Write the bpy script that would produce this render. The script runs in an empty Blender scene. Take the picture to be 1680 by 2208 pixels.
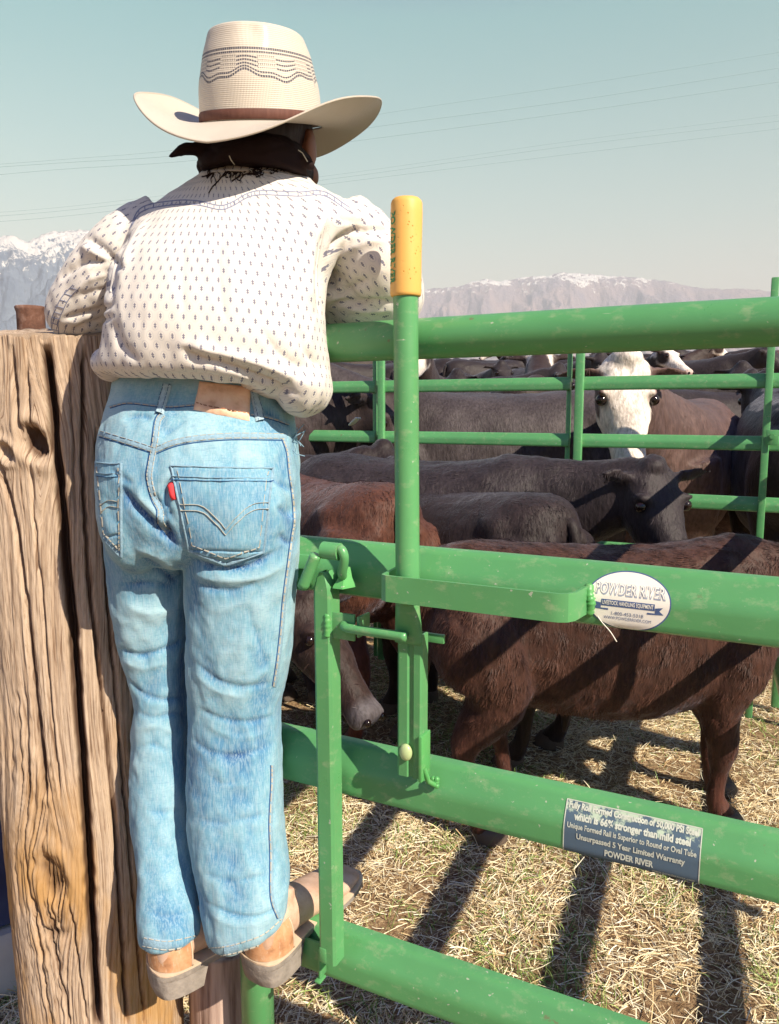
import bpy, bmesh, math, random
import numpy as np
from mathutils import Vector, Matrix
from mathutils.bvhtree import BVHTree

random.seed(7)
rng = np.random.default_rng(11)
R = math.radians
S = bpy.context.scene
COL = S.collection

# ------------------------------------------------------------------ camera
FPX = 1687.0                       # focal length in units of a 1680 x 2208 picture
PITCH = R(7.4)
EYE = 1.30
cam_d = bpy.data.cameras.new("camera")
cam = bpy.data.objects.new("camera", cam_d)
COL.objects.link(cam)
cam.location = (0, 0, EYE)
cam.rotation_euler = (R(90) - PITCH, 0, 0)
cam_d.sensor_fit = 'VERTICAL'
cam_d.sensor_height = 24.0
cam_d.lens = 24.0 * FPX / 2208.0
cam_d.clip_start = 0.05
cam_d.clip_end = 60000
S.camera = cam

# ------------------------------------------------------------------ world
SUN_AZ = R(43)                     # to the right of straight behind the camera
SUN_EL = R(38)
sun_vec = Vector((math.sin(SUN_AZ) * math.cos(SUN_EL), -math.cos(SUN_AZ) * math.cos(SUN_EL), math.sin(SUN_EL)))
W = bpy.data.worlds.new("World")
S.world = W
W.use_nodes = True
wn, wl = W.node_tree.nodes, W.node_tree.links
wn.clear()
sky = wn.new('ShaderNodeTexSky')
sky.sky_type = 'NISHITA'
sky.sun_disc = False
sky.sun_elevation = SUN_EL
sky.sun_rotation = math.pi - SUN_AZ      # compass angle of the sun, measured from +Y towards +X
sky.altitude = 1400
sky.dust_density = 2.0
sky.ozone_density = 1.6
geo = wn.new('ShaderNodeTexCoord')
sep = wn.new('ShaderNodeSeparateXYZ')
wl.new(geo.outputs['Generated'], sep.inputs[0])
rmp = wn.new('ShaderNodeValToRGB')
el = rmp.color_ramp.elements
SKY_STOPS = [(0.0, (.47, .26, .13)), (0.10, (.46, .26, .13)), (0.22, (.33, .27, .145)), (0.42, (.19, .29, .165)), (0.54, (.03, .08, .14)), (1.0, (.006, .04, .14))]
el[0].position, el[0].color = SKY_STOPS[0][0], (*SKY_STOPS[0][1], 1)
el[1].position, el[1].color = SKY_STOPS[-1][0], (*SKY_STOPS[-1][1], 1)
for p_, c_ in SKY_STOPS[1:-1]:
    e_ = el.new(p_)
    e_.color = (*c_, 1)
mul = wn.new('ShaderNodeMix')
mul.data_type = 'RGBA'
mul.blend_type = 'MULTIPLY'
mul.inputs[0].default_value = 1
wl.new(sep.outputs['Z'], rmp.inputs[0])
wl.new(sky.outputs[0], mul.inputs[6])
wl.new(rmp.outputs[0], mul.inputs[7])
bg = wn.new('ShaderNodeBackground')
bg.inputs[1].default_value = 0.09
wo = wn.new('ShaderNodeOutputWorld')
scl = wn.new('ShaderNodeVectorMath')
scl.operation = 'SCALE'
scl.inputs['Scale'].default_value = 5.0
wl.new(mul.outputs[2], scl.inputs[0])
# the sky behind the photographer, round the sun's side, is a deeper blue near the horizon
yr = wn.new('ShaderNodeValToRGB')
yr.color_ramp.elements[0].position, yr.color_ramp.elements[0].color = .35, (.12, .38, .95, 1)
yr.color_ramp.elements[1].position, yr.color_ramp.elements[1].color = .75, (1, 1, 1, 1)
ym = wn.new('ShaderNodeMath')
ym.operation = 'MULTIPLY_ADD'
ym.inputs[1].default_value = .5
ym.inputs[2].default_value = .5
wl.new(sep.outputs['Y'], ym.inputs[0])
wl.new(ym.outputs[0], yr.inputs[0])
m2 = wn.new('ShaderNodeMix')
m2.data_type = 'RGBA'
m2.blend_type = 'MULTIPLY'
m2.inputs[0].default_value = 1
wl.new(scl.outputs[0], m2.inputs[6])
wl.new(yr.outputs[0], m2.inputs[7])
wl.new(m2.outputs[2], bg.inputs[0])
wl.new(bg.outputs[0], wo.inputs[0])

sd = bpy.data.lights.new("sun", 'SUN')
sd.energy = 5.0
sd.angle = R(0.5)
sd.color = (1.0, .88, .70)
sun = bpy.data.objects.new("sun", sd)
COL.objects.link(sun)
sun.location = (4, -6, 8)
sun.rotation_euler = sun_vec.to_track_quat('Z', 'Y').to_euler()

S.view_settings.view_transform = 'Standard'
S.view_settings.look = 'None'
S.view_settings.gamma = 1
S.view_settings.exposure = 1.15
S.view_settings.use_curve_mapping = False
S.cycles.max_bounces = 6
S.cycles.volume_bounces = 0
S.cycles.use_denoising = True

# ------------------------------------------------------------------ picture geometry
CP, SP = math.cos(PITCH), math.sin(PITCH)
CAM = np.array([0, 0, EYE])


def ray(px, py):
    u, v = (px - 840.0) / FPX, (1104.0 - py) / FPX
    return np.array([u, CP + v * SP, -SP + v * CP])


def at(px, py, Y):
    d = ray(px, py)
    return CAM + d * (Y / d[1])


def ground_at(px, py, z=0.0):
    d = ray(px, py)
    return CAM + d * ((z - EYE) / d[2])


def to_px(P):
    Q = np.atleast_2d(P) - CAM
    dep = Q[:, 1] * CP - Q[:, 2] * SP
    up = Q[:, 1] * SP + Q[:, 2] * CP
    return np.stack([840 + FPX * Q[:, 0] / dep, 1104 - FPX * up / dep], 1)


# ------------------------------------------------------------------ numpy noise
_perm = np.random.default_rng(3).permutation(512)


def _h(ix, iy, iz):
    return _perm[(_perm[(_perm[ix & 511] + iy) & 511] + iz) & 511] / 511.0


def vnoise(P):
    """smooth value noise, -1..1, P is N x 3"""
    P = np.asarray(P, float)
    i = np.floor(P).astype(int)
    f = P - i
    f = f * f * (3 - 2 * f)
    out = 0
    for dx in (0, 1):
        for dy in (0, 1):
            for dz in (0, 1):
                w = (f[:, 0] if dx else 1 - f[:, 0]) * (f[:, 1] if dy else 1 - f[:, 1]) * (f[:, 2] if dz else 1 - f[:, 2])
                out = out + w * _h(i[:, 0] + dx, i[:, 1] + dy, i[:, 2] + dz)
    return out * 2 - 1


def fbm(P, oct=4):
    a, s, o = 0, 1.0, 0.5
    P = np.asarray(P, float)
    for k in range(oct):
        a = a + o * vnoise(P * s + 17.3 * k)
        s *= 2.03
        o *= .5
    return a


# ------------------------------------------------------------------ mesh helpers
def mesh_from(V, F, name="mesh"):
    me = bpy.data.meshes.new(name)
    V = np.asarray(V, dtype=np.float32)
    if isinstance(F, np.ndarray) and F.ndim == 2:
        k = F.shape[1]
        me.vertices.add(len(V))
        me.vertices.foreach_set("co", V.ravel())
        me.loops.add(F.size)
        me.loops.foreach_set("vertex_index", F.astype(np.int32).ravel())
        me.polygons.add(len(F))
        me.polygons.foreach_set("loop_start", np.arange(0, F.size, k, dtype=np.int32))
        me.update(calc_edges=True)
    else:
        me.from_pydata([tuple(map(float, v)) for v in V], [], [tuple(int(i) for i in f) for f in F])
        me.update()
    return me


def smooth_shade(me, angle=None):
    me.polygons.foreach_set("use_smooth", np.ones(len(me.polygons), dtype=bool))
    if angle:
        try:
            me.set_sharp_from_angle(angle=angle)
        except Exception:
            pass
    me.update()


def link(name, V, F, mat, parent=None, smooth=True, angle=None, origin=None):
    V = np.asarray(V, float)
    if parent is not None:
        wp = parent
        off = np.zeros(3)
        while wp is not None:
            off = off + np.array(wp.location)
            wp = wp.parent
        V = V - off
        loc = None
    else:
        loc = V.mean(0) if origin is None else np.asarray(origin, float)
        V = V - loc
    me = mesh_from(V, F, name)
    if smooth:
        smooth_shade(me, angle)
    if mat:
        me.materials.append(mat)
    o = bpy.data.objects.new(name, me)
    COL.objects.link(o)
    if parent is not None:
        o.parent = parent
    else:
        o.location = loc
    return o


def tag(o, label=None, cat=None, group=None, kind=None):
    if label: o["label"] = label
    if cat: o["category"] = cat
    if group: o["group"] = group
    if kind: o["kind"] = kind
    return o


def empty(name, loc, label=None, cat=None, group=None):
    o = bpy.data.objects.new(name, None)
    o.empty_display_size = .1
    COL.objects.link(o)
    o.location = loc
    return tag(o, label, cat, group)


class MB:
    """collects pieces into one mesh"""
    def __init__(s):
        s.V, s.F, s.n = [], [], 0

    def add(s, V, F):
        V = np.asarray(V, float)
        s.V.append(V)
        s.F += [tuple(i + s.n for i in f) for f in F]
        s.n += len(V)
        return s

    def get(s):
        return np.concatenate(s.V), s.F

    def link(s, name, mat, parent=None, **k):
        V, F = s.get()
        return link(name, V, F, mat, parent, **k)


def loft(rings, cap=True, closed=True):
    rings = [np.asarray(r, float) for r in rings]
    n = len(rings[0])
    V = np.concatenate(rings)
    F = []
    for k in range(len(rings) - 1):
        a, b = k * n, (k + 1) * n
        for i in range(n if closed else n - 1):
            j = (i + 1) % n
            F.append((a + i, a + j, b + j, b + i))
    if cap:
        c0, c1 = rings[0].mean(0), rings[-1].mean(0)
        m = len(V)
        V = np.concatenate([V, [c0, c1]])
        e = (len(rings) - 1) * n
        for i in range(n):
            j = (i + 1) % n
            F.append((m, j, i))
            F.append((m + 1, e + i, e + j))
    return V, F


def frames(path):
    path = np.asarray(path, float)
    T = np.gradient(path, axis=0)
    T /= np.linalg.norm(T, axis=1)[:, None] + 1e-12
    up = np.array([0, 0, 1.0]) if abs(T[0][2]) < .9 else np.array([0, 1.0, 0])
    A = []
    a = np.cross(T[0], up)
    a /= np.linalg.norm(a)
    for t in T:
        a = a - t * np.dot(a, t)
        a /= np.linalg.norm(a) + 1e-12
        A.append(a.copy())
    A = np.array(A)
    B = np.cross(T, A)
    return T, A, B


def tube(path, rad, n=12, cap=True, flat=1.0):
    path = np.asarray(path, float)
    if np.isscalar(rad):
        rad = [rad] * len(path)
    T, A, B = frames(path)
    th = np.linspace(0, 2 * math.pi, n, endpoint=False)
    rings = [path[i] + rad[i] * (np.outer(np.cos(th), A[i]) + flat * np.outer(np.sin(th), B[i])) for i in range(len(path))]
    return loft(rings, cap)


def spline(pts, k=8):
    """catmull-rom through points of any dimension"""
    P = np.asarray(pts, float)
    P = np.concatenate([[2 * P[0] - P[1]], P, [2 * P[-1] - P[-2]]])
    out = []
    for i in range(1, len(P) - 2):
        for t in np.linspace(0, 1, k, endpoint=False):
            a, b, c, d = P[i - 1], P[i], P[i + 1], P[i + 2]
            out.append(.5 * ((2 * b) + (-a + c) * t + (2 * a - 5 * b + 4 * c - d) * t * t + (-a + 3 * b - 3 * c + d) * t ** 3))
    out.append(P[-2])
    return np.array(out)


def box(c, sx, sy, sz, ax=None, bev=0.0):
    """bevelled box; ax = 3x3 rows are local x,y,z axes"""
    bm = bmesh.new()
    bmesh.ops.create_cube(bm, size=1)
    for v in bm.verts:
        v.co = Vector((v.co.x * sx, v.co.y * sy, v.co.z * sz))
    if bev > 0:
        bmesh.ops.bevel(bm, geom=list(bm.edges), offset=bev, segments=2, affect='EDGES', profile=.5)
    V = np.array([tuple(v.co) for v in bm.verts])
    bm.verts.index_update()
    F = [tuple(v.index for v in f.verts) for f in bm.faces]
    bm.free()
    if ax is not None:
        V = V @ np.asarray(ax, float)
    return V + np.asarray(c, float), F


def ellipsoid(c, rx, ry, rz, ax=None, n=16, m=10):
    rings = []
    for k in range(1, m):
        ph = math.pi * k / m
        th = np.linspace(0, 2 * math.pi, n, endpoint=False)
        rings.append(np.stack([rx * np.sin(ph) * np.cos(th), ry * np.sin(ph) * np.sin(th), np.full(n, rz * np.cos(ph))], 1))
    V, F = loft(rings, True)
    V[-2] = (0, 0, rz)
    V[-1] = (0, 0, -rz)
    if ax is not None:
        V = V @ np.asarray(ax, float)
    return V + np.asarray(c, float), F


def voxel_union(parts, vox, smooth=3):
    mb = MB()
    for V, F in parts:
        mb.add(V, F)
    V, F = mb.get()
    me = mesh_from(V, F, "tmp")
    bm = bmesh.new()
    bm.from_mesh(me)
    bmesh.ops.recalc_face_normals(bm, faces=bm.faces)
    bm.to_mesh(me)
    bm.free()
    o = bpy.data.objects.new("tmp", me)
    COL.objects.link(o)
    md = o.modifiers.new("r", 'REMESH')
    md.mode = 'VOXEL'
    md.voxel_size = vox
    dg = bpy.context.evaluated_depsgraph_get()
    dg.update()
    ev = o.evaluated_get(dg)
    m2 = bpy.data.meshes.new_from_object(ev)
    V2 = np.empty(len(m2.vertices) * 3)
    m2.vertices.foreach_get("co", V2)
    V2 = V2.reshape(-1, 3)
    L = np.empty(len(m2.loops), dtype=np.int32)
    m2.loops.foreach_get("vertex_index", L)
    F2 = L.reshape(-1, 4)
    E = np.empty(len(m2.edges) * 2, dtype=np.int32)
    m2.edges.foreach_get("vertices", E)
    E = E.reshape(-1, 2)
    bpy.data.objects.remove(o)
    bpy.data.meshes.remove(me)
    bpy.data.meshes.remove(m2)
    V2 = laplace(V2, E, smooth)
    return V2, F2, E


def laplace(V, E, it, w=.5, mask=None):
    n = len(V)
    deg = np.bincount(E.ravel(), minlength=n).astype(float)
    deg[deg == 0] = 1
    for _ in range(it):
        acc = np.zeros_like(V)
        for c in range(3):
            acc[:, c] = np.bincount(E[:, 0], V[E[:, 1], c], n) + np.bincount(E[:, 1], V[E[:, 0], c], n)
        d = acc / deg[:, None] - V
        V = V + w * (d if mask is None else d * mask[:, None])
    return V


def vnormals(V, F):
    a, b, c, d = V[F[:, 0]], V[F[:, 1]], V[F[:, 2]], V[F[:, 3]]
    fn = np.cross(c - a, d - b)
    N = np.zeros_like(V)
    for k in range(4):
        for q in range(3):
            N[:, q] += np.bincount(F[:, k], fn[:, q], len(V))
    return N / (np.linalg.norm(N, axis=1)[:, None] + 1e-12)


def poly_dist(P, line):
    """distance of 2D points to a polyline, and the parameter 0..1 along it"""
    line = np.asarray(line, float)
    best = np.full(len(P), 1e9)
    par = np.zeros(len(P))
    side = np.zeros(len(P))
    n = len(line) - 1
    for i in range(n):
        a, b = line[i], line[i + 1]
        ab = b - a
        t = np.clip(((P - a) @ ab) / (ab @ ab + 1e-9), 0, 1)
        q = P - (a + t[:, None] * ab)
        d = np.hypot(q[:, 0], q[:, 1])
        m = d < best
        best[m] = d[m]
        par[m] = (i + t[m]) / n
        side[m] = np.sign(ab[0] * q[m, 1] - ab[1] * q[m, 0])
    return best, par, side


def fold(V, N, line, width, amp, k=6, step=False):
    """press a fold along a line seen on the camera side of the cloth"""
    ln = spline(line, k)
    P = to_px(V)
    face = np.clip(-(N @ np.array([0, 1, 0])) * 2.5, 0, 1)
    d, t, s = poly_dist(P, ln)
    if step:
        prof = np.where(s * step > 0, np.exp(-(d / width) ** 2), np.exp(-(d / (width * .35)) ** 2) * 1.0)
    else:
        prof = .45 * np.exp(-(d / width) ** 2) + .75 * np.exp(-np.abs(d) / (width * .42))
    fade = np.clip(t * 5, 0, 1) * np.clip((1 - t) * 5, 0, 1)
    return V + N * (amp * prof * fade * face)[:, None]


# ------------------------------------------------------------------ materials
class NT:
    def __init__(s, name, rough=.6, spec=.5):
        s.m = bpy.data.materials.new(name)
        s.m.use_nodes = True
        s.t = s.m.node_tree
        s.t.nodes.clear()
        s.out = s.t.nodes.new('ShaderNodeOutputMaterial')
        s.b = s.t.nodes.new('ShaderNodeBsdfPrincipled')
        s.t.links.new(s.b.outputs[0], s.out.inputs[0])
        s.b.inputs['Roughness'].default_value = rough
        s.b.inputs['Specular IOR Level'].default_value = spec
        s._tc = None

    def n(s, typ, **k):
        nd = s.t.nodes.new(typ)
        for a, v in k.items():
            setattr(nd, a, v)
        return nd

    def l(s, a, b):
        s.t.links.new(a, b)

    def put(s, sock, v):
        if hasattr(v, 'is_linked') or hasattr(v, 'links'):
            s.l(v, sock)
        else:
            if isinstance(v, (tuple, list)) and len(v) == 3 and sock.type == 'RGBA':
                v = (*v, 1)
            sock.default_value = v

    def math(s, op, a, b=0.0, c=0.0, clamp=False):
        nd = s.n('ShaderNodeMath', operation=op)
        nd.use_clamp = clamp
        s.put(nd.inputs[0], a)
        s.put(nd.inputs[1], b)
        s.put(nd.inputs[2], c)
        return nd.outputs[0]

    def tc(s, what='Object'):
        if s._tc is None:
            s._tc = s.n('ShaderNodeTexCoord')
        return s._tc.outputs[what]

    def mapping(s, vec, scale=(1, 1, 1), rot=(0, 0, 0), loc=(0, 0, 0)):
        nd = s.n('ShaderNodeMapping')
        s.l(vec, nd.inputs[0])
        nd.inputs['Scale'].default_value = scale
        nd.inputs['Rotation'].default_value = rot
        nd.inputs['Location'].default_value = loc
        return nd.outputs[0]

    def noise(s, vec, scale, detail=4, rough=.55, dist=0.0, col=False):
        nd = s.n('ShaderNodeTexNoise')
        s.l(vec, nd.inputs['Vector'])
        nd.inputs['Scale'].default_value = scale
        nd.inputs['Detail'].default_value = detail
        nd.inputs['Roughness'].default_value = rough
        nd.inputs['Distortion'].default_value = dist
        return nd.outputs['Color' if col else 'Fac']

    def vor(s, vec, scale, feature='F1', out='Distance'):
        nd = s.n('ShaderNodeTexVoronoi', feature=feature)
        s.l(vec, nd.inputs['Vector'])
        nd.inputs['Scale'].default_value = scale
        return nd.outputs[out]

    def ramp(s, fac, stops, interp='LINEAR'):
        nd = s.n('ShaderNodeValToRGB')
        nd.color_ramp.interpolation = interp
        e = nd.color_ramp.elements
        def c4(c):
            return (c, c, c, 1) if np.isscalar(c) else (*c, 1)
        e[0].position, e[0].color = stops[0][0], c4(stops[0][1])
        e[1].position, e[1].color = stops[-1][0], c4(stops[-1][1])
        for p, c in stops[1:-1]:
            q = e.new(p)
            q.color = c4(c)
        s.l(fac, nd.inputs[0])
        return nd.outputs[0]

    def mix(s, fac, a, b, mode='MIX'):
        nd = s.n('ShaderNodeMix', data_type='RGBA', blend_type=mode)
        s.put(nd.inputs[0], fac)
        s.put(nd.inputs[6], a)
        s.put(nd.inputs[7], b)
        return nd.outputs[2]

    def bump(s, h, strength=.3, dist=.01, prev=None):
        nd = s.n('ShaderNodeBump')
        nd.inputs['Strength'].default_value = strength
        nd.inputs['Distance'].default_value = dist
        s.l(h, nd.inputs['Height'])
        if prev is not None:
            s.l(prev, nd.inputs['Normal'])
        return nd.outputs[0]

    def attr(s, name, out='Vector'):
        nd = s.n('ShaderNodeAttribute')
        nd.attribute_name = name
        return nd.outputs[out]

    def xyz(s, vec):
        nd = s.n('ShaderNodeSeparateXYZ')
        s.l(vec, nd.inputs[0])
        return nd.outputs

    def comb(s, x, y, z=0.0):
        nd = s.n('ShaderNodeCombineXYZ')
        s.put(nd.inputs[0], x)
        s.put(nd.inputs[1], y)
        s.put(nd.inputs[2], z)
        return nd.outputs[0]

    def color(s, c):
        s.put(s.b.inputs['Base Color'], c)

    def rough(s, c):
        s.put(s.b.inputs['Roughness'], c)

    def normal(s, c):
        s.l(c, s.b.inputs['Normal'])


def plain(name, col, rough=.6, spec=.5, var=.15, scale=30, bump=.1):
    t = NT(name, rough, spec)
    f = t.noise(t.tc(), scale, 5)
    c = t.mix(f, tuple(x * (1 - var) for x in col), tuple(min(1, x * (1 + var)) for x in col))
    t.color(c)
    if bump:
        t.normal(t.bump(f, bump, .004))
    return t.m


def mat_green(name, base=(.10, .40, .105), dirt=.5):
    t = NT(name, .34, .5)
    o = t.tc()
    big = t.noise(o, 5, 4)
    c = t.mix(t.ramp(big, [(.35, 0), (.7, 1)]), tuple(x * .92 for x in base), tuple(x * 1.10 for x in base))
    # dusty film, chips and scratches
    dust = t.ramp(t.noise(t.mapping(o, (1, 1, 1.6)), 42, 8, .72), [(.54, 0), (.70, .30 * dirt)])
    c = t.mix(dust, c, (.46, .46, .30))
    chip = t.ramp(t.noise(o, 120, 3, .5), [(.71, 0), (.73, .85)])
    c = t.mix(chip, c, (.42, .46, .36))
    spl = t.ramp(t.noise(o, 55, 5, .6), [(.66, 0), (.70, .65)])
    c = t.mix(t.math('MULTIPLY', spl, t.ramp(t.noise(o, 4, 2), [(.5, 0), (.6, 1)])), c, (.16, .12, .07))
    scr = t.ramp(t.noise(t.mapping(o, (3, 3, 60), (0, .5, .3)), 6, 2), [(.775, 0), (.80, .5)])
    c = t.mix(scr, c, (.5, .55, .42))
    t.color(c)
    t.rough(t.ramp(t.noise(o, 22, 5), [(.3, .26), (.75, .5)]))
    t.normal(t.bump(t.noise(o, 45, 4), .12, .002))
    return t.m


GREEN = mat_green("green_paint", (.092, .30, .112), 1.0)
GREEN_DARK = mat_green("green_paint_worn", (.09, .34, .10), .9)

# ------------------------------------------------------------------ gate plane
GT = R(63.2)
GD = np.array([math.sin(GT), -math.cos(GT), 0.0])      # along the gate, towards the right
GN = np.array([-math.cos(GT), -math.sin(GT), 0.0])     # towards the camera
G0 = np.array([.018, 1.03, 0.0])
UP = np.array([0, 0, 1.0])


def gpt(px, py, n=0.0, base=G0):
    d = ray(px, py)
    k = ((base + n * GN - CAM) @ GN) / (d @ GN)
    return CAM + d * k


def gco(px, py, n=0.0, base=G0):
    """t along the gate and height of the pixel on the plane n in front of the gate"""
    p = gpt(px, py, n, base)
    return (p - base) @ GD, p[2]


def gw(t, z, n=0.0, base=G0):
    return base + t * GD + n * GN + z * UP


RAIL_PROF = [(-.016, .036), (-.005, .0368), (.001, .0355), (.0055, .0318), (.0072, .0289), (.0176, .0118), (.0192, .0088), (.0215, .0030), (.0226, -.003), (.0228, -.006), (.0229, -.024), (.0228, -.027), (.0208, -.0325), (.014, -.036), (-.014, -.036), (-.021, -.030), (-.023, -.012), (-.0225, .022), (-.0205, .031)]


def rail(t0, t1, z, base=G0, prof=RAIL_PROF, k=1.0, seg=24, wob=.0015, n0=0.0):
    ts = np.linspace(t0, t1, seg)
    rings = []
    for t in ts:
        w = wob * math.sin(t * 3.1 + z * 9) + wob * .5 * math.sin(t * 11 + z * 5)
        rings.append([gw(t, z + w + k * b, n0 + k * a + w, base) for a, b in prof])
    return loft(rings)


def gtube(pts, r, n=14, base=G0, cap=True, flat=1.0):
    """tube through (t, z, n) points"""
    return tube([gw(t, z, q, base) for t, z, q in pts], r, n, cap, flat)


ZR = [gco(900, y)[1] for y in (731, 1237, 1686, 2106)]
ZR.append(ZR[-1] - .285)
T_END = gco(556, 2170, 0)[0]
T_FAR = 2.75
print("rail heights", [round(z, 3) for z in ZR], "end", T_END)

gate = empty("metal_gate", gw(T_END, 0), "green tubular steel stock gate the child stands on, with yellow lever grip, latch and stickers", "gate")
# round top rail
link("top_rail", *gtube([(t, ZR[0] + .0012 * math.sin(t * 4), 0) for t in np.linspace(T_END - .02, T_FAR, 40)], .0258, 28), GREEN, gate)
for k, z in enumerate(ZR[1:]):
    V, F = rail(T_END - .01, T_FAR, z)
    link("rail", V, F, GREEN, gate, angle=R(40))
link("end_upright", *gtube([(T_END, .03, .0), (T_END, .6, 0), (T_END, ZR[0] - .01, 0)], .026, 24), GREEN, gate)
link("end_upright", *gtube([(T_FAR, .03, .0), (T_FAR, .6, 0), (T_FAR, ZR[0] - .01, 0)], .026, 24), GREEN, gate)
link("stay", *rail(0, 1, 0) if False else box(gw(1.55, (ZR[0] + ZR[-1]) / 2, -.028), .045, .012, ZR[0] - ZR[-1] + .04, [GD, GN, UP], .003), GREEN, gate, angle=R(40))

# weld beads where the end upright meets the rails
def bead(pts, r):
    P_ = spline(pts, 6)
    return tube(P_, [r * (.75 + .45 * abs(math.sin(i * 1.9)) + rng.uniform(-.1, .1)) for i in range(len(P_))], 9)


for z in ZR[1:]:
    link("weld_bead", *bead([gw(T_END + .027, z - .026, .004), gw(T_END + .027, z, .022), gw(T_END + .027, z + .026, .006)], .005), GREEN_DARK, gate)

# channel upright, stands proud of the rails
NC = .055
a0 = gco(693, 1262, NC); a1 = gco(708, 2052, NC)
tc_ = (a0[0] + a1[0]) / 2 - .001
cm = MB()
hw, dp, th = .0135, .022, .004
prof = [(-hw, 0), (-hw + .004, .003), (hw - .004, .003), (hw, 0), (hw, -dp), (hw - th, -dp), (hw - th, -th), (-hw + th, -th), (-hw + th, -dp), (-hw, -dp)]
zs = np.linspace(a1[1] - .018, a0[1] - .012, 30)
rings = []
for z in zs:
    tt = tc_ + (z - a0[1]) * (a0[0] - a1[0]) / (a0[1] - a1[1]) * .6
    rings.append([gw(tt + x, z, NC + y) for x, y in prof])
cm.add(*loft(rings))
# bevelled head of the channel
tt0 = tc_
hd = []
for s_, dz in ((1.0, 0), (.95, .008), (.62, .022), (.3, .030)):
    hd.append([gw(tt0 + x * s_, zs[-1] + dz, NC + y * (1 if s_ > .9 else .9)) for x, y in prof])
cm.add(*loft(hd))
link("channel_upright", *cm.get(), GREEN, gate, angle=R(35))
# foot that ties the channel to the bottom rail
fz = ZR[3]
fm = MB()
fm.add(*box(gw(tc_ - .004, zs[0] + .012, .034), .012, .05, .022, [GD, GN, UP], .002))
fm.add(*box(gw(tc_ - .045, fz + .004, .03), .05, .004, .042, [GD, GN, UP], .0015))
fm.add(*box(gw(tc_ - .020, fz + .002, .034), .004, .018, .048, [GD, GN, UP], .0015))
fm.add(*box(gw(tc_ - .020, fz - .024, .040), .010, .018, .004, [GD, GN, UP], .0015))
fm.link("rail_clip", GREEN, gate, angle=R(35))

# lever: grip, pipe, flattened neck and flat bar
NL = .052
p_top = gco(877, 432, NL); p_g = gco(875, 640, NL); p_mid = gco(879, 1240, NL); p_f0 = gco(881, 1375, NL); p_bot = gco(880, 1678, NL)
t_l = p_mid[0]
pipe = [(p_g[0] + .0, p_g[1] + .05, NL), (p_g[0], p_g[1], NL), (p_mid[0], p_mid[1], NL), (p_mid[0], p_mid[1] - .035, NL)]
pp = spline(pipe, 10)
link("lever_pipe", *gtube([tuple(x) for x in pp], .0152, 28), GREEN, gate)
# flattened neck
nk = []
th = np.linspace(0, 2 * math.pi, 28, endpoint=False)
for k in np.linspace(0, 1, 14):
    z = p_mid[1] - .03 - k * .06
    sq = k * k * (3 - 2 * k)
    wx = .0152 + .0042 * sq
    wy = .0152 * (1 - sq) + .0035 * sq
    nk.append([gw(t_l + wx * math.copysign(abs(math.cos(a)) ** (1 - .5 * sq), math.cos(a)), z, NL - .004 * sq + wy * math.copysign(abs(math.sin(a)) ** (1 - .4 * sq), math.sin(a))) for a in th])
link("lever_neck", *loft(nk), GREEN, gate)
# formed bar below: shallow channel with a groove
gp = [(-.0175, -.010), (-.0175, .001), (-.0145, .0035), (-.003, .0035), (-.001, .0008), (.0045, .0008), (.0065, .0035), (.0150, .0035), (.0175, .001), (.0175, -.016), (.0145, -.016), (.0145, -.002), (-.0145, -.002), (-.0145, -.010)]
z0, z1 = p_f0[1] + .004, p_bot[1]
rings = [[gw(p_f0[0] + (p_bot[0] - p_f0[0]) * k + x, z0 + (z1 - z0) * k, NL - .006 + y) for x, y in gp] for k in np.linspace(0, 1, 12)]
link("lever_bar", *loft(rings), GREEN, gate, angle=R(30))
# grip (yellow rubber)
tg = NT("yellow_rubber", .5, .4)
f1 = tg.noise(tg.tc(), 14, 3)
cc = tg.mix(f1, (.72, .38, .075), (.80, .47, .14))
pit = tg.ramp(tg.vor(tg.mapping(tg.tc(), (1, 1, .8)), 210), [(.12, 1), (.2, 0)])
pm = tg.ramp(tg.noise(tg.tc(), 60, 2), [(.52, 0), (.58, 1)])
pitm = tg.math('MULTIPLY', pit, pm)
cc = tg.mix(pitm, cc, (.55, .25, .03))
tg.color(cc)
tg.normal(tg.bump(pitm, .6, -.002))
YEL = tg.m
gz0, gz1 = p_g[1], p_top[1]
gr = .0188
grp = []
for z, r in [(gz0, gr * .90), (gz0 + .001, gr * .97), (gz0 + .004, gr), (gz0 + .05, gr * .995), (gz1 - .016, gr * 1.02), (gz1 - .004, gr * 1.0), (gz1 - .001, gr * .95), (gz1 + .0018, gr * .80), (gz1 + .0035, gr * .45), (gz1 + .004, gr * .1)]:
    tt = p_g[0] + (p_top[0] - p_g[0]) * (z - gz0) / (gz1 - gz0)
    grp.append([gw(tt + r * math.cos(a), z, NL + r * math.sin(a)) for a in np.linspace(0, 2 * math.pi, 40, endpoint=False)])
grip = link("grip", *loft(grp), YEL, gate)


def text_mesh(body, size, font_scale=1.0, align='CENTER', bold=0.0, shear=0.0, spacing=1.0):
    cu = bpy.data.curves.new("t", 'FONT')
    cu.body = body
    cu.size = size
    cu.align_x = align
    cu.align_y = 'CENTER'
    cu.offset = bold
    cu.shear = shear
    cu.space_character = spacing
    cu.fill_mode = 'FRONT'
    cu.resolution_u = 3
    o = bpy.data.objects.new("t", cu)
    COL.objects.link(o)
    dg = bpy.context.evaluated_depsgraph_get()
    dg.update()
    me = bpy.data.meshes.new_from_object(o.evaluated_get(dg))
    V = np.array([tuple(v.co) for v in me.vertices])
    F = [tuple(p.vertices) for p in me.polygons]
    bpy.data.objects.remove(o)
    bpy.data.meshes.remove(me)
    V[:, 0] *= font_scale
    return V, F


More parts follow.
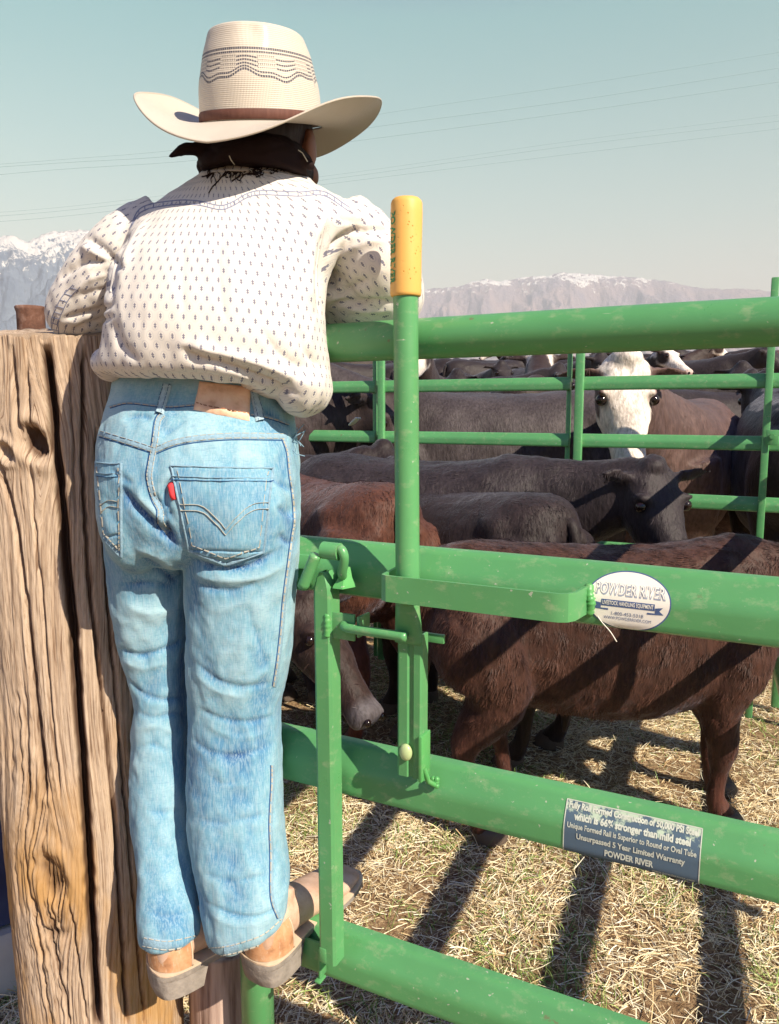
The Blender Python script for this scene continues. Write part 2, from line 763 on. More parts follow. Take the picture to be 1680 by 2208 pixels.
INK_G = plain("green_ink", (.03, .27, .09), .5, .4, .3, 90)
INK_B = plain("blue_ink", (.07, .11, .24), .5, .3, .2, 90)
WHITE_V = plain("white_vinyl", (.80, .76, .68), .4, .5, .04, 20)
# raised lettering running down the grip on its left side
V, F = text_mesh("POWDER RIVER", .0175, 1.08, bold=.0006)
ang0 = math.pi * .70
Lt = (V[:, 0].max() - V[:, 0].min())
sc_ = (gz1 - gz0 - .028) / Lt
out = []
for x, y, _ in V:
    z = (gz0 + gz1) / 2 - x * sc_
    a = ang0 - (y * .85) / gr
    tt = p_g[0] + (p_top[0] - p_g[0]) * (z - gz0) / (gz1 - gz0)
    rr = gr * 1.028
    out.append(gw(tt + rr * math.cos(a), z, NL + rr * math.sin(a)))
link("lettering", out, F, INK_G, grip, smooth=False)

# guide strap over the lever: a bent flat bar welded to the middle rail
NS = .078
s0, s1 = gco(826, 1256, NS), gco(1212, 1288, NS)
zc = ZR[1] - .004
q0, q1 = s0[0], s1[0]
strap = [(q0 - .004, .026), (q0 + .001, NS - .002), (q0 + .006, NS)] + [(q0 + (q1 - q0) * k, NS) for k in np.linspace(.1, .94, 8)] + [(q1 - .004, NS - .001), (q1 + .004, NS - .005), (q1 + .009, NS - .014), (q1 + .014, .026)]
tk, hh = .004, .0165
P = np.array(strap)
Tn = np.gradient(P, axis=0)
Tn /= np.linalg.norm(Tn, axis=1)[:, None]
Nn = np.stack([Tn[:, 1], -Tn[:, 0]], 1)
rings = []
for (t, n_), nn in zip(P, Nn):
    rings.append([gw(t, zc - hh, n_), gw(t, zc + hh - .001, n_), gw(t, zc + hh, n_) + 0 * GN, gw(t - nn[0] * tk, zc + hh, n_ - nn[1] * tk), gw(t - nn[0] * tk, zc - hh, n_ - nn[1] * tk)])
link("guide_strap", *loft(rings), GREEN, gate, angle=R(30))
link("weld_bead", *bead([gw(q1 + .017, zc + .018, .022), gw(q1 + .019, zc + .006, .027), gw(q1 + .021, zc - .004, .027), gw(q1 + .018, zc - .018, .024)], .0055), GREEN_DARK, gate)

# bracket and pin rod between channel and lever
b0, b1 = gco(698, 1316, NC + .004), gco(768, 1380, NC + .004)
bm_ = MB()
NB = NC - .004
c0 = gco(731, 1349, NB)
bm_.add(*box(gw(c0[0], c0[1], NB), abs(b1[0] - b0[0]), .004, .036, [GD, GN, UP], .001))
bm_.add(*box(gw(b1[0], c0[1] + .002, NB - .012), .004, .03, .028, [GD, GN, UP], .001))
link("bracket", *bm_.get(), GREEN, gate, angle=R(30))
link("weld_bead", *bead([gw(b0[0] + .003, c0[1] + .016, NB + .004), gw(b0[0] + .004, c0[1], NB + .005), gw(b0[0] + .003, c0[1] - .016, NB + .004)], .0045), GREEN_DARK, gate)
r0, r1 = gco(740, 1352, NC + .006), gco(876, 1374, NL + .01)
link("pin_rod", *gtube([(r0[0] - .006, r0[1], NC - .02), (r0[0] - .003, r0[1], NC - .002), (r0[0], r0[1], NC + .004), (r0[0] + .006, r0[1] - .001, NC + .006), (r1[0] - .006, r1[1], NL + .009), (r1[0], r1[1], NL + .009)], .0062, 16), GREEN, gate)
tb = gco(922, 1376, .0)
link("latch_tab", *box(gw(tb[0], tb[1], -.005), .045, .006, .012, [GD, GN, UP], .001), GREEN, gate, angle=R(30))
# pivot bolt and its lug
bb = gco(873, 1624, NL + .004)
link("bolt", *ellipsoid(gw(bb[0], bb[1], NL + .001), .009, .006, .0115, [GD, GN, UP], 18, 12), plain("zinc", (.42, .52, .25), .35, .6, .2, 60), gate)
lg = MB()
e0, e1 = gco(912, 1600, .045), gco(920, 1690, .030)
lg.add(*box(gw(e0[0], bb[1] - .006, .040), .005, .028, .062, [GD, GN, UP], .001))
lg.add(*tube([gw(e0[0] + .002, bb[1] - .02, .046), gw(e0[0] + .006, bb[1] - .04, .04), gw(e0[0] + .010, bb[1] - .048, .030)], .0035, 10))
for k in range(7):
    lg.add(*ellipsoid(gw(e0[0] + .008 + rng.uniform(-.004, .006), bb[1] - .046 + rng.uniform(-.005, .005), .026), .004, .004, .004, n=8, m=6))
lg.link("pivot_lug", GREEN_DARK, gate, angle=R(40))

# chain link, sleeve and loop at the top of the channel
NK = .062
k0, k1 = gco(697, 1186, NK), gco(733, 1190, NK)
link("chain_sleeve", *gtube([(k0[0], k0[1], NK), (k1[0], k1[1], NK)], .0115, 20), GREEN, gate, angle=R(50))
h = [gco(728, 1188, NK), gco(738, 1184, NK), gco(744, 1196, NK), gco(742, 1212, NK), gco(733, 1236, NK), gco(727, 1246, NK)]
hp = spline([(a, b, NK + d) for (a, b), d in zip(h, (0, .003, .003, .0, -.006, -.014))], 6)
link("chain_link", *gtube([tuple(x) for x in hp], .0062, 14), GREEN, gate)
h = [gco(688, 1194, NK), gco(676, 1224, NK), gco(660, 1264, NK)]
hp = spline([(a, b, NK + .008) for (a, b) in h], 5)
link("chain_link", *gtube([tuple(x) for x in hp], .0078, 14), GREEN, gate)
h = gco(724, 1252, NK)
link("chain_shoe", *loft([[gw(h[0] + x * s_, h[1] + z_, .035 + y * s_) for x, y in ((-.012, 0), (-.006, .018), (.006, .018), (.013, 0), (.006, -.004), (-.006, -.004))] for z_, s_ in ((-.012, 1.25), (-.009, 1.2), (0, .75), (.014, .5))]), GREEN_DARK, gate, angle=R(40))
h = gco(660, 1226, .02)
link("chain_plate", *box(gw(h[0] - .01, h[1] + .012, .03), .05, .006, .02, [GD, GN, UP], .001), GREEN, gate, angle=R(40))
link("chain_plate", *box(gw(h[0] - .01, h[1] - .02, .034), .045, .02, .012, [GD, GN, UP], .002), GREEN, gate, angle=R(40))

# ---------------------------------------------------------------- stickers
PR = [(a, b) for a, b in RAIL_PROF[1:14]]


def on_profile(s, lift=.0007):
    """s = height measured along the camera side of the rail from its top (m)"""
    acc = 0
    for (a0_, b0_), (a1_, b1_) in zip(PR[:-1], PR[1:]):
        L = math.hypot(a1_ - a0_, b1_ - b0_)
        if s <= acc + L or (a1_, b1_) == PR[-1]:
            k = (s - acc) / L
            nx, nz = -(b1_ - b0_) / L, (a1_ - a0_) / L
            return a0_ + (a1_ - a0_) * k + nx * lift, b0_ + (b1_ - b0_) * k + nz * lift
        acc += L


PLEN = sum(math.hypot(b[0] - a[0], b[1] - a[1]) for a, b in zip(PR[:-1], PR[1:]))


def wrap(V, t0, zr, s0, lift):
    out = []
    for x, y in np.asarray(V)[:, :2]:
        a, b = on_profile(min(max(s0 - y, .0005), PLEN - .0005), lift)
        t = t0 + x
        w = .0015 * math.sin(t * 3.1 + zr * 9) + .00075 * math.sin(t * 11 + zr * 5)
        out.append(gw(t, zr + w + b, a + w))
    return out


def disc(rx, ry, n=72, m=12):
    V, F = [(0, 0)], []
    for k in range(1, m + 1):
        for i in range(n):
            a = 2 * math.pi * i / n
            V.append((rx * k / m * math.cos(a), ry * k / m * math.sin(a)))
    for i in range(n):
        F.append((0, 1 + i, 1 + (i + 1) % n))
    for k in range(m - 1):
        a, b = 1 + k * n, 1 + (k + 1) * n
        for i in range(n):
            j = (i + 1) % n
            F.append((a + i, b + i, b + j, a + j))
    return np.array(V), F


def grid(w, h, nx=24, ny=20):
    V = [(w * (i / nx - .5), h * (j / ny - .5)) for j in range(ny + 1) for i in range(nx + 1)]
    F = [(j * (nx + 1) + i, j * (nx + 1) + i + 1, (j + 1) * (nx + 1) + i + 1, (j + 1) * (nx + 1) + i) for j in range(ny) for i in range(nx)]
    return np.array(V), F


oc = gco(1357, 1291, .022)
tL, tR = gco(1265, 1285, .022)[0], gco(1448, 1297, .022)[0]
rx = (tR - tL) / 2
ry = PLEN * .405
sC = PLEN * .55
tC = (tL + tR) / 2
ov = link("oval_sticker", wrap(disc(rx, ry)[0], tC, ZR[1], sC, .0006), disc(rx, ry)[1], INK_B, gate, smooth=True)
V, F = disc(rx * .968, ry * .95)
link("sticker_face", wrap(V, tC, ZR[1], sC, .0010), F, WHITE_V, ov, smooth=True)


def sticker_text(body, size, cx, cy, zr, t0, s0, mat, parent, lift=.0014, width=None, fs=1.0, bold=0.0, name="lettering"):
    V, F = text_mesh(body, size, fs, bold=bold)
    V[:, 0] -= (V[:, 0].max() + V[:, 0].min()) / 2
    if width:
        V[:, 0] *= width / (V[:, 0].max() - V[:, 0].min())
    V[:, 0] += cx
    V[:, 1] += cy
    return link(name, wrap(V, t0, zr, s0, lift), F, mat, parent, smooth=False)


GREYB = plain("grey_blue_ink", (.30, .33, .40), .5, .3, .1, 90)
sticker_text("POWDER RIVER", .0185, .002, ry * .30, ZR[1], tC, sC, GREYB, ov, .0013, rx * 1.66, bold=.0011)
sticker_text("POWDER RIVER", .0185, .0012, ry * .32, ZR[1], tC, sC, WHITE_V, ov, .0016, rx * 1.64, bold=.0001)
V, F = grid(rx * 1.26, .0075, 16, 4)
V[:, 1] -= ry * .12
link("banner", wrap(V, tC, ZR[1], sC, .0013), F, INK_B, ov, smooth=False)
for sgn in (-1, 1):
    rb = MB()
    V = np.array([(sgn * rx * .82, -ry * .10), (sgn * rx * .64, -ry * .14), (sgn * rx * .64, -ry * .30), (sgn * rx * .46, -ry * .30), (sgn * rx * .46, -ry * .36), (sgn * rx * .84, -ry * .33), (sgn * rx * .74, -ry * .22)])
    rb.add(wrap(V, tC, ZR[1], sC, .0013), [tuple(range(7)) if sgn > 0 else tuple(range(6, -1, -1))])
    rb.link("banner_tail", INK_B, ov, smooth=False)
sticker_text("LIVESTOCK HANDLING EQUIPMENT", .0062, 0, -ry * .12, ZR[1], tC, sC, WHITE_V, ov, .0017, rx * 1.2, bold=.0001)
sticker_text("1-800-453-5318", .0058, 0, -ry * .45, ZR[1], tC, sC, INK_B, ov, .0014, rx * .75)
sticker_text("WWW.POWDERRIVER.COM", .0052, 0, -ry * .60, ZR[1], tC, sC, INK_B, ov, .0014, rx * 1.12)
# loose strand hanging from the sticker
link("peeling_strand", *tube(spline([gpt(1288, 1328, .026), gpt(1300, 1344, .028), gpt(1316, 1362, .03), gpt(1330, 1384, .03)], 5), .0006, 6), WHITE_V, ov)

# blue information sticker on the third rail
zl = ZR[2]
tL, tR = gco(1217, 1790, .022)[0], gco(1510, 1850, .022)[0]
tC = (tL + tR) / 2
wS = tR - tL
hS = PLEN * .74
sC = PLEN * .56
tb_ = NT("worn_blue_sticker", .55, .4)
o_ = tb_.tc()
wear = tb_.noise(o_, 70, 6, .7)
z_ = tb_.xyz(tb_.tc('Object'))[2]
edge = tb_.math('ADD', wear, tb_.math('MULTIPLY', tb_.math('SUBTRACT', z_, float(zl)), 9.0))
tb_.color(tb_.mix(tb_.ramp(edge, [(.68, 0), (.78, 1)]), (.075, .12, .17), (.45, .55, .42)))
V, F = grid(wS, hS)
bl = link("blue_sticker", wrap(V, tC, zl, sC, .0006), F, tb_.m, gate)
mb = MB()
for x0, y0, w_, h_ in ((0, hS / 2, wS, .0011), (0, -hS / 2, wS, .0011), (-wS / 2, 0, .0012, hS), (wS / 2, 0, .0012, hS)):
    V, F = grid(w_, h_, 24 if w_ > h_ else 1, 1 if w_ > h_ else 20)
    V[:, 0] += x0
    V[:, 1] += y0
    mb.add(wrap(V, tC, zl, sC, .0010), F)
PALE = plain("pale_ink", (.55, .58, .50), .5, .3, .25, 150)
mb.link("border", PALE, bl, smooth=False)
for body, sz, yy, ww, bo in (("Fully Roll Formed Construction of 50,000 PSI Steel", .0105, .41, .96, .0005), ("which is 66% stronger than mild steel", .0112, .22, .86, .0005),
                          ("Unique Formed Rail is Superior to Round or Oval Tube", .0088, .05, .95, .0002), ("Unsurpassed 5 Year Limited Warranty", .0098, -.13, .80, .0003),
                          ("POWDER RIVER", .0105, -.32, .36, .0004), ("www.powderriver.com", .0052, -.43, .30, 0)):
    sticker_text(body, sz, wS * (.0 if body[0] != 'w' or 'which' in body else .32), yy * hS, zl, tC, sC, PALE, bl, .0011, wS * ww, bold=bo)

# ------------------------------------------------------------------ far fence and side fence
def fence_panel(name, label, base, D, N, t0, t1, rails, posts, group, top=None, scale=1.0, foot=0.05):
    root = empty(name, base + D * t0, label, "fence", group)
    def w(t, z, n):
        return base + t * D + n * N + z * UP
    for z in rails:
        rings = [[w(t, z + b * scale, a * scale) for a, b in RAIL_PROF] for t in np.linspace(t0, t1, 10)]
        link("rail", *loft(rings), GREEN, root, angle=R(40))
    for t, wd, z0_, z1_, n_ in posts:
        link("post", *box(w(t, (z0_ + z1_) / 2, n_), wd, wd * .8, z1_ - z0_, [D, N, UP], wd * .15), GREEN, root, angle=R(30))
    return root


FB = np.array([.07, 3.9, 0])


def fpt(px, py, n=0.0):
    return gco(px, py, n, FB)


fz = [fpt(870, y)[1] for y in (833, 943)]
z3 = fpt(1580, 1085)[1]
zt = fz[0] + (fz[0] - fz[1]) * 1.0
print("far fence rails", fz, z3)
zr_ = [fz[0], fz[1], z3, z3 - .23]
tA, tB, tC2 = fpt(828, 870)[0], fpt(1252, 870)[0], fpt(1668, 870)[0]
frs = 0.82
ztop = fpt(870, 705)[1]
fence_panel("fence_panel", "green steel fence panel across the pen behind the calves, between its two thin uprights", FB, GD, GN, tA - .02, tB - .045, [ztop] + zr_, [(tA, .034, .02, ztop + .03, .028), (tB - .055, .020, .02, ztop + .03, -.01)], "steel panels of the far fence", scale=frs)
fence_panel("fence_panel", "green steel fence panel in front of the white-faced cow", FB, GD, GN, tB - .02, tC2 + .25, [ztop] + zr_, [(tB, .036, .02, ztop + .03, .028), (tC2 - .02, .028, .02, fpt(1668, 600)[1], .02), (tC2 + .24, .034, .02, ztop + .03, .028)], "steel panels of the far fence", scale=frs)
fence_panel("fence_panel", "green steel fence panel at the left, partly hidden behind the child", FB, GD, GN, tA - 2.2, tA - .045, [ztop] + zr_, [(tA - .055, .020, .02, ztop + .03, -.01), (tA - 1.4, .034, .02, ztop + .03, .028)], "steel panels of the far fence", scale=frs)
# bolted clamp on the right-hand post
cl = fpt(1666, 940)
cb = MB()
cb.add(*box(gw(cl[0], cl[1] - .005, .045, FB), .045, .004, .06, [GD, GN, UP], .002))
cb.add(*tube([gw(cl[0], cl[1], .045, FB), gw(cl[0], cl[1], .058, FB)], .011, 6))
V, F = cb.get()
_fp = [o for o in COL.objects if o.name.startswith("fence_panel")][1]
link("clamp", V, F, GREEN, _fp, angle=R(30))

# side fence, just outside the picture on the right: it throws the slanting shadows
SA = R(22)
SDv = np.array([math.sin(SA), math.cos(SA), 0])
SNv = np.array([-math.cos(SA), math.sin(SA), 0])
SB = np.array([.333 / math.cos(SA), 0, 0])
fence_panel("fence_panel", "green steel side fence running away at the right edge, joining the tall corner post", SB, SDv, SNv, .80, 3.55, ZR, [(.82, .045, .02, ZR[0] + .02, 0), (1.9, .04, .15, ZR[0], -.03), (3.53, .045, .02, ZR[0] + .05, 0)], "side fence of the pen")

# ------------------------------------------------------------------ timber post
PC = np.array([-.492, 1.205])


def timber_post():
    nA, nZ = 460, 520
    zz = np.linspace(-.05, 1.41, nZ)
    aa = np.linspace(0, 2 * math.pi, nA, endpoint=False)
    A, Z = np.meshgrid(aa, zz)
    a, z = A.ravel(), Z.ravel()
    # direction angle: -pi/2 faces the camera
    ca, sa = np.cos(a), np.sin(a)
    r = .128 / (np.abs(ca) ** 3.2 + np.abs(sa) ** 3.2) ** (1 / 3.2) * .5 + .128 * .5
    r = r * (1 + .02 * np.sin(2 * a + 1.0) + .015 * np.sin(z * 5 + a))
    # knots push the grain aside
    def ang_off(px, py):
        d = ray(px, py)
        o2 = CAM[:2] - PC
        A_, B_, C_ = d[:2] @ d[:2], 2 * d[:2] @ o2, o2 @ o2 - .126 ** 2
        k = (-B_ - math.sqrt(max(B_ * B_ - 4 * A_ * C_, 0))) / (2 * A_)
        p = CAM + d * k
        return math.atan2(p[1] - PC[1], p[0] - PC[0]) % (2 * math.pi), p[2]
    knots = [(*ang_off(72, 955), .030, .022, -.030), (*ang_off(14, 975), .016, .015, -.010), (*ang_off(100, 1895), .045, .026, -.010)]
    warp = np.zeros_like(a)
    for ka, kz, hz, wa, dp_ in knots:
        dz = (z - kz) / (hz * 2.6)
        da = (a - ka) * .126
        warp += np.exp(-dz ** 2) * np.sign(da) * wa * 1.1 * np.exp(-(da / (wa * 2.8)) ** 2) * np.clip(np.abs(da) / .004, 0, 1) * -1
    s = a * .126 + warp * .9 + .006 * np.sin(z * 4.0) + .004 * np.sin(z * 11 + a * 2)
    g = np.stack([s * 150, z * 2.2, np.zeros_like(s)], 1)
    n1 = vnoise(g)
    n2 = vnoise(np.stack([s * 380, z * 5, s * 0 + 9], 1))
    n3 = vnoise(np.stack([s * 520, z * 14, s * 0 + 19], 1))
    n4 = fbm(np.stack([s * 26, z * 1.3, s * 0 + 5], 1), 3)
    d = -.0050 * np.clip(-n1 - .40, 0, 1) - .0036 * np.clip(-n2 - .28, 0, 1) - .0014 * np.clip(-n3, 0, 1) + .0024 * n4 + .0008 * vnoise(np.stack([s * 300, z * 60, s * 0 + 2], 1))
    # splits: (list of px points, width m, depth m)
    splits = [([(103, 752), (112, 860), (124, 1010), (140, 1200), (158, 1420), (172, 1660), (182, 1860), (190, 2080), (198, 2208)], .0062, .040),
              ([(182, 760), (178, 1000), (190, 1250), (215, 1500), (238, 1750), (262, 2200)], .0026, .016),
              ([(208, 950), (226, 1250), (252, 1600), (282, 2000), (300, 2208)], .0022, .014),
              ([(28, 760), (34, 860), (40, 930)], .0032, .014), ([(58, 790), (62, 880), (66, 925)], .0018, .010),
              ([(4, 1010), (30, 1120), (52, 1300), (64, 1480), (84, 1700)], .0036, .014),
              ([(150, 770), (160, 960), (163, 1100)], .0014, .008), ([(60, 1000), (86, 1300), (108, 1580), (118, 1700)], .0016, .009),
              ([(66, 1960), (100, 2050), (130, 2208)], .0026, .012), ([(48, 1840), (62, 1960), (92, 2208)], .0022, .012), ([(140, 1960), (150, 2050), (172, 2208)], .0018, .010)]
    for line, w, dep in splits:
        q = np.array([ang_off(*p) for p in line])
        aL = np.interp(z, q[::-1, 1], q[::-1, 0])
        inside = np.clip((z - q[-1, 1] + .02) / .03, 0, 1) * np.clip((q[0, 1] - z + .02) / .03, 0, 1)
        jig = .0012 * vnoise(np.stack([z * 60, z * 0, z * 0 + dep * 900], 1))
        da = (a - aL) * .126 + jig
        d -= dep * np.exp(-np.abs(da / w) ** 3) * inside
    soft = .5 + .5 * np.clip((.55 - z) / .5 + n4, 0, 1)
    # eroded soft band on the lower left
    for px0, py0, wz, wa, am in ((50, 1640, .12, .030, .006), (95, 2080, .20, .035, .005), (110, 1990, .05, .02, .004)):
        ka, kz = ang_off(px0, py0)
        m = np.exp(-((z - kz) / wz) ** 2 - (((a - ka) * .126) / wa) ** 2)
        d -= am * m * (1 + 1.2 * n2) + .003 * m * vnoise(np.stack([s * 150, z * 60, z * 0 + 3], 1))
    for (ka, kz, hz, wa, dp_) in knots:
        dz, da = (z - kz) / hz, (a - ka) * .126 / wa
        rr_ = np.sqrt(dz ** 2 + (da + .35 * dz) ** 2)
        rg = fbm(np.stack([a * 40, z * 90, z * 0], 1), 3)
        d += dp_ * np.exp(-np.clip(rr_ + .25 * rg, 0, 9) ** 4 * 3.2) + .0045 * np.exp(-((rr_ - 1.15) / .35) ** 2)
    r = r + d
    topz = 1.398 + .034 * (sa * .5 + .5)
    zt = np.where(Z.ravel() > 1.40, 0, z)
    k = zz / zz[-1]
    zc_ = np.where(z > 1.30, 1.30 + (z - 1.30) / .11 * (topz + .004 * n1 - 1.30), z)
    lean = .0
    r = r * (1 - .07 * np.clip(1 - z / 1.4, 0, 1))
    V = np.stack([PC[0] + r * ca - .010 * (z - 1.2), PC[1] + r * sa, zc_], 1)
    # rows on the top face
    ring = V[-nA:].copy()
    tops = []
    cen = ring.mean(0)
    for j, f in enumerate((.985, .9, .75, .55, .35, .15)):
        q = cen + (ring - cen) * f
        ra = np.linalg.norm(q[:, :2] - cen[:2], axis=1)
        q[:, 2] = 1.398 + .034 * ((q[:, 1] - PC[1]) / .128 * .5 + .5) + .003 * vnoise(np.stack([q[:, 0] * 60, q[:, 1] * 60, q[:, 0] * 0], 1)) + (.003 if f > .98 else .002)
        tops.append(q)
    V = np.concatenate([V] + tops)
    nR = nZ + len(tops)
    i = np.arange(nA)
    F = np.concatenate([np.stack([k_ * nA + i, k_ * nA + (i + 1) % nA, (k_ + 1) * nA + (i + 1) % nA, (k_ + 1) * nA + i], 1) for k_ in range(nR - 1)])
    Fl = [tuple(f) for f in F] + [tuple(range((nR - 1) * nA, nR * nA))]
    sv = np.concatenate([s] + [ring[:, 0] * 1.0] * len(tops))
    grain = np.stack([sv, np.concatenate([z] + [np.full(nA, 3.0 + j) for j in range(len(tops))]), np.concatenate([d] + [np.zeros(nA)] * len(tops))], 1)
    return V, Fl, grain


V, F, grain = timber_post()
tw = NT("weathered_timber", .85, .25)
gv = tw.attr("grain")
g1 = tw.noise(tw.mapping(gv, (170, 2.4, 0)), 1, 7, .7)
g2 = tw.noise(tw.mapping(gv, (420, 9, 0)), 1, 3, .6)
g3 = tw.noise(tw.mapping(gv, (14, 2.2, 0)), 1, 3, .5)
c = tw.ramp(g1, [(.24, (.14, .085, .055)), (.38, (.35, .25, .175)), (.58, (.51, .395, .295)), (.85, (.60, .49, .39))])
c = tw.mix(tw.ramp(g2, [(.34, .85), (.46, 0)]), c, (.13, .07, .04))
c = tw.mix(tw.ramp(g3, [(.56, 0), (.78, .25)]), c, (.46, .29, .14))
gsp = tw.noise(tw.mapping(gv, (900, 40, 0)), 1, 4, .7)
c = tw.mix(tw.ramp(gsp, [(.36, .5), (.48, 0)]), c, (.18, .11, .07))
hz = tw.xyz(gv)[1]
c = tw.mix(tw.math('MULTIPLY', tw.ramp(tw.noise(tw.mapping(gv, (9, 3, 0)), 1.3, 4), [(.45, 0), (.6, .75)]), tw.ramp(tw.math('MULTIPLY', hz, .5), [(.30, 1), (.44, 0)])), c, (.40, .215, .06))
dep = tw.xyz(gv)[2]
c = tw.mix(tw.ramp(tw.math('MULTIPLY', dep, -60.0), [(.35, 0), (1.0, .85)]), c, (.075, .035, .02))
tw.color(c)
tw.normal(tw.bump(g2, .5, .0015, tw.bump(g1, .6, .003)))
post = link("timber_post", V, F, tw.m, None, origin=(PC[0], PC[1], 0))
tag(post, "thick weathered timber corner post with deep split and knot holes, under the child's left elbow", "post")
at_ = post.data.attributes.new("grain", 'FLOAT_VECTOR', 'POINT')
at_.data.foreach_set("vector", grain.astype(np.float32).ravel())

# second short timber behind the boots
V, F = loft([[(-.285 + .062 * math.cos(a) * (1 + .05 * math.sin(3 * a)), 1.235 + .06 * math.sin(a), z) for a in np.linspace(0, 2 * math.pi, 64, endpoint=False)] for z in np.concatenate([np.linspace(-.02, .40, 12), [.405]])])
tr = NT("grey_stump_wood", .9, .2)
o_ = tr.tc()
q1 = tr.noise(tr.mapping(o_, (60, 60, 4)), 1, 5)
tr.color(tr.ramp(q1, [(.3, (.14, .08, .06)), (.5, (.42, .30, .25)), (.75, (.60, .46, .38))]))
tr.normal(tr.bump(q1, .7, .006))
tag(link("timber_stub", V, F, tr.m, None, origin=(-.285, 1.235, 0)), "short pinkish grey timber stub on the ground under the child's boots", "post")

# rusty pipe behind the post
t = NT("rusty_steel", .8, .4)
q1 = t.noise(t.tc(), 35, 6, .65)
t.color(t.ramp(q1, [(.3, (.06, .025, .018)), (.5, (.16, .075, .05)), (.68, (.30, .19, .15))]))
t.normal(t.bump(q1, .4, .003))
RUST = t.m
pc = at(67, 690, 1.62)
ztp = at(67, 661, 1.62)[2]
rg = []
for z, r in [(0, .027), (.8, .027), (ztp - .012, .027), (ztp - .008, .0285), (ztp - .002, .030), (ztp, .0285), (ztp - .003, .025), (ztp - .06, .024)]:
    rg.append([(pc[0] + r * math.cos(a), pc[1] + r * math.sin(a), z) for a in np.linspace(0, 2 * math.pi, 28, endpoint=False)])
tag(link("steel_pipe", *loft(rg), RUST, None, origin=(pc[0], pc[1], 0)), "dark rusty open-ended steel pipe standing up behind the timber post", "pipe")

# dark blue tank seen in the gap left of the post
t = NT("blue_painted_steel", .42, .5)
q1 = t.noise(t.tc(), 6, 4)
t.color(t.ramp(q1, [(.35, (.018, .022, .07)), (.62, (.05, .07, .16)), (.8, (.09, .12, .20))]))
NAVY = t.m
tank = empty("water_tank", (-1.25, 1.9, 0), "dark blue painted tank with pale base, just left of the timber post", "tank")
V, F = loft([[(-1.28 + .62 * r_ * math.cos(a), 2.0 + .5 * r_ * math.sin(a), z) for a in np.linspace(0, 2 * math.pi, 72, endpoint=False)] for z, r_ in [(.14, .96), (.15, 1), (.40, 1), (.405, 1.012), (.415, 1.012), (.42, 1), (.70, 1.0), (.705, 1.012), (.715, 1.012), (.72, 1), (.95, 1), (.97, .97)]])
link("tank_body", V, F, NAVY, tank, angle=R(40))
V, F = loft([[(-1.28 + .64 * r_ * math.cos(a), 2.0 + .52 * r_ * math.sin(a), z) for a in np.linspace(0, 2 * math.pi, 72, endpoint=False)] for z, r_ in [(0, 1.02), (.12, 1.02), (.14, 1.0)]])
link("tank_base", V, F, plain("pale_concrete", (.50, .47, .42), .9, .2, .2, 14, .4), tank, angle=R(40))

# ------------------------------------------------------------------ ground


def ground_h(X, Y):
    r = np.hypot(X, np.maximum(Y, 0))
    h = np.where(Y > 0, np.clip(r - 4.2, 0, 42) * .082 + np.clip(r - 46.2, 0, 400) * .004, 0)
    return h


def build_ground():
    rr = np.concatenate([np.linspace(.0, 8, 90), np.geomspace(8.2, 9500, 80)])
    na = 140
    aa = np.linspace(0, 2 * math.pi, na, endpoint=False)
    V = [(0, 0, 0)]
    Rr, Aa = np.meshgrid(rr[1:], aa, indexing='ij')
    X, Y = (Rr * np.sin(Aa)).ravel(), (Rr * np.cos(Aa)).ravel()
    Z = ground_h(X, Y) + np.where(Rr.ravel() < 12, .012 * fbm(np.stack([X * 4, Y * 4, X * 0], 1), 4) - .006, 0)
    V = np.concatenate([[(0, 0, 0)], np.stack([X, Y, Z], 1)])
    F = [(0, 1 + (i + 1) % na, 1 + i) for i in range(na)]
    for k in range(len(rr) - 2):
        a, b = 1 + k * na, 1 + (k + 1) * na
        for i in range(na):
            j = (i + 1) % na
            F.append((a + i, a + j, b + j, b + i))
    t = NT("pen_ground", .95, .15)
    o = t.tc()
    n1 = t.noise(o, 3.5, 8, .65)
    n2 = t.noise(o, 60, 6, .7)
    n3 = t.noise(o, 260, 3, .6)
    c = t.ramp(n2, [(.30, (.10, .05, .028)), (.45, (.26, .16, .09)), (.58, (.52, .38, .22)), (.74, (.72, .58, .36))])
    c = t.mix(t.ramp(n1, [(.45, 0), (.65, .6)]), c, (.36, .24, .13))
    c = t.mix(t.ramp(n3, [(.42, .5), (.55, 0)]), c, (.11, .055, .03))
    t.color(c)
    t.normal(t.bump(n2, .7, .02, t.bump(n3, .5, .006)))
    o = link("ground", V, F, t.m, None, origin=(0, 0, 0))
    tag(o, "dry dirt floor of the cattle pen, rising gently to the valley", None, None, "structure")


build_ground()


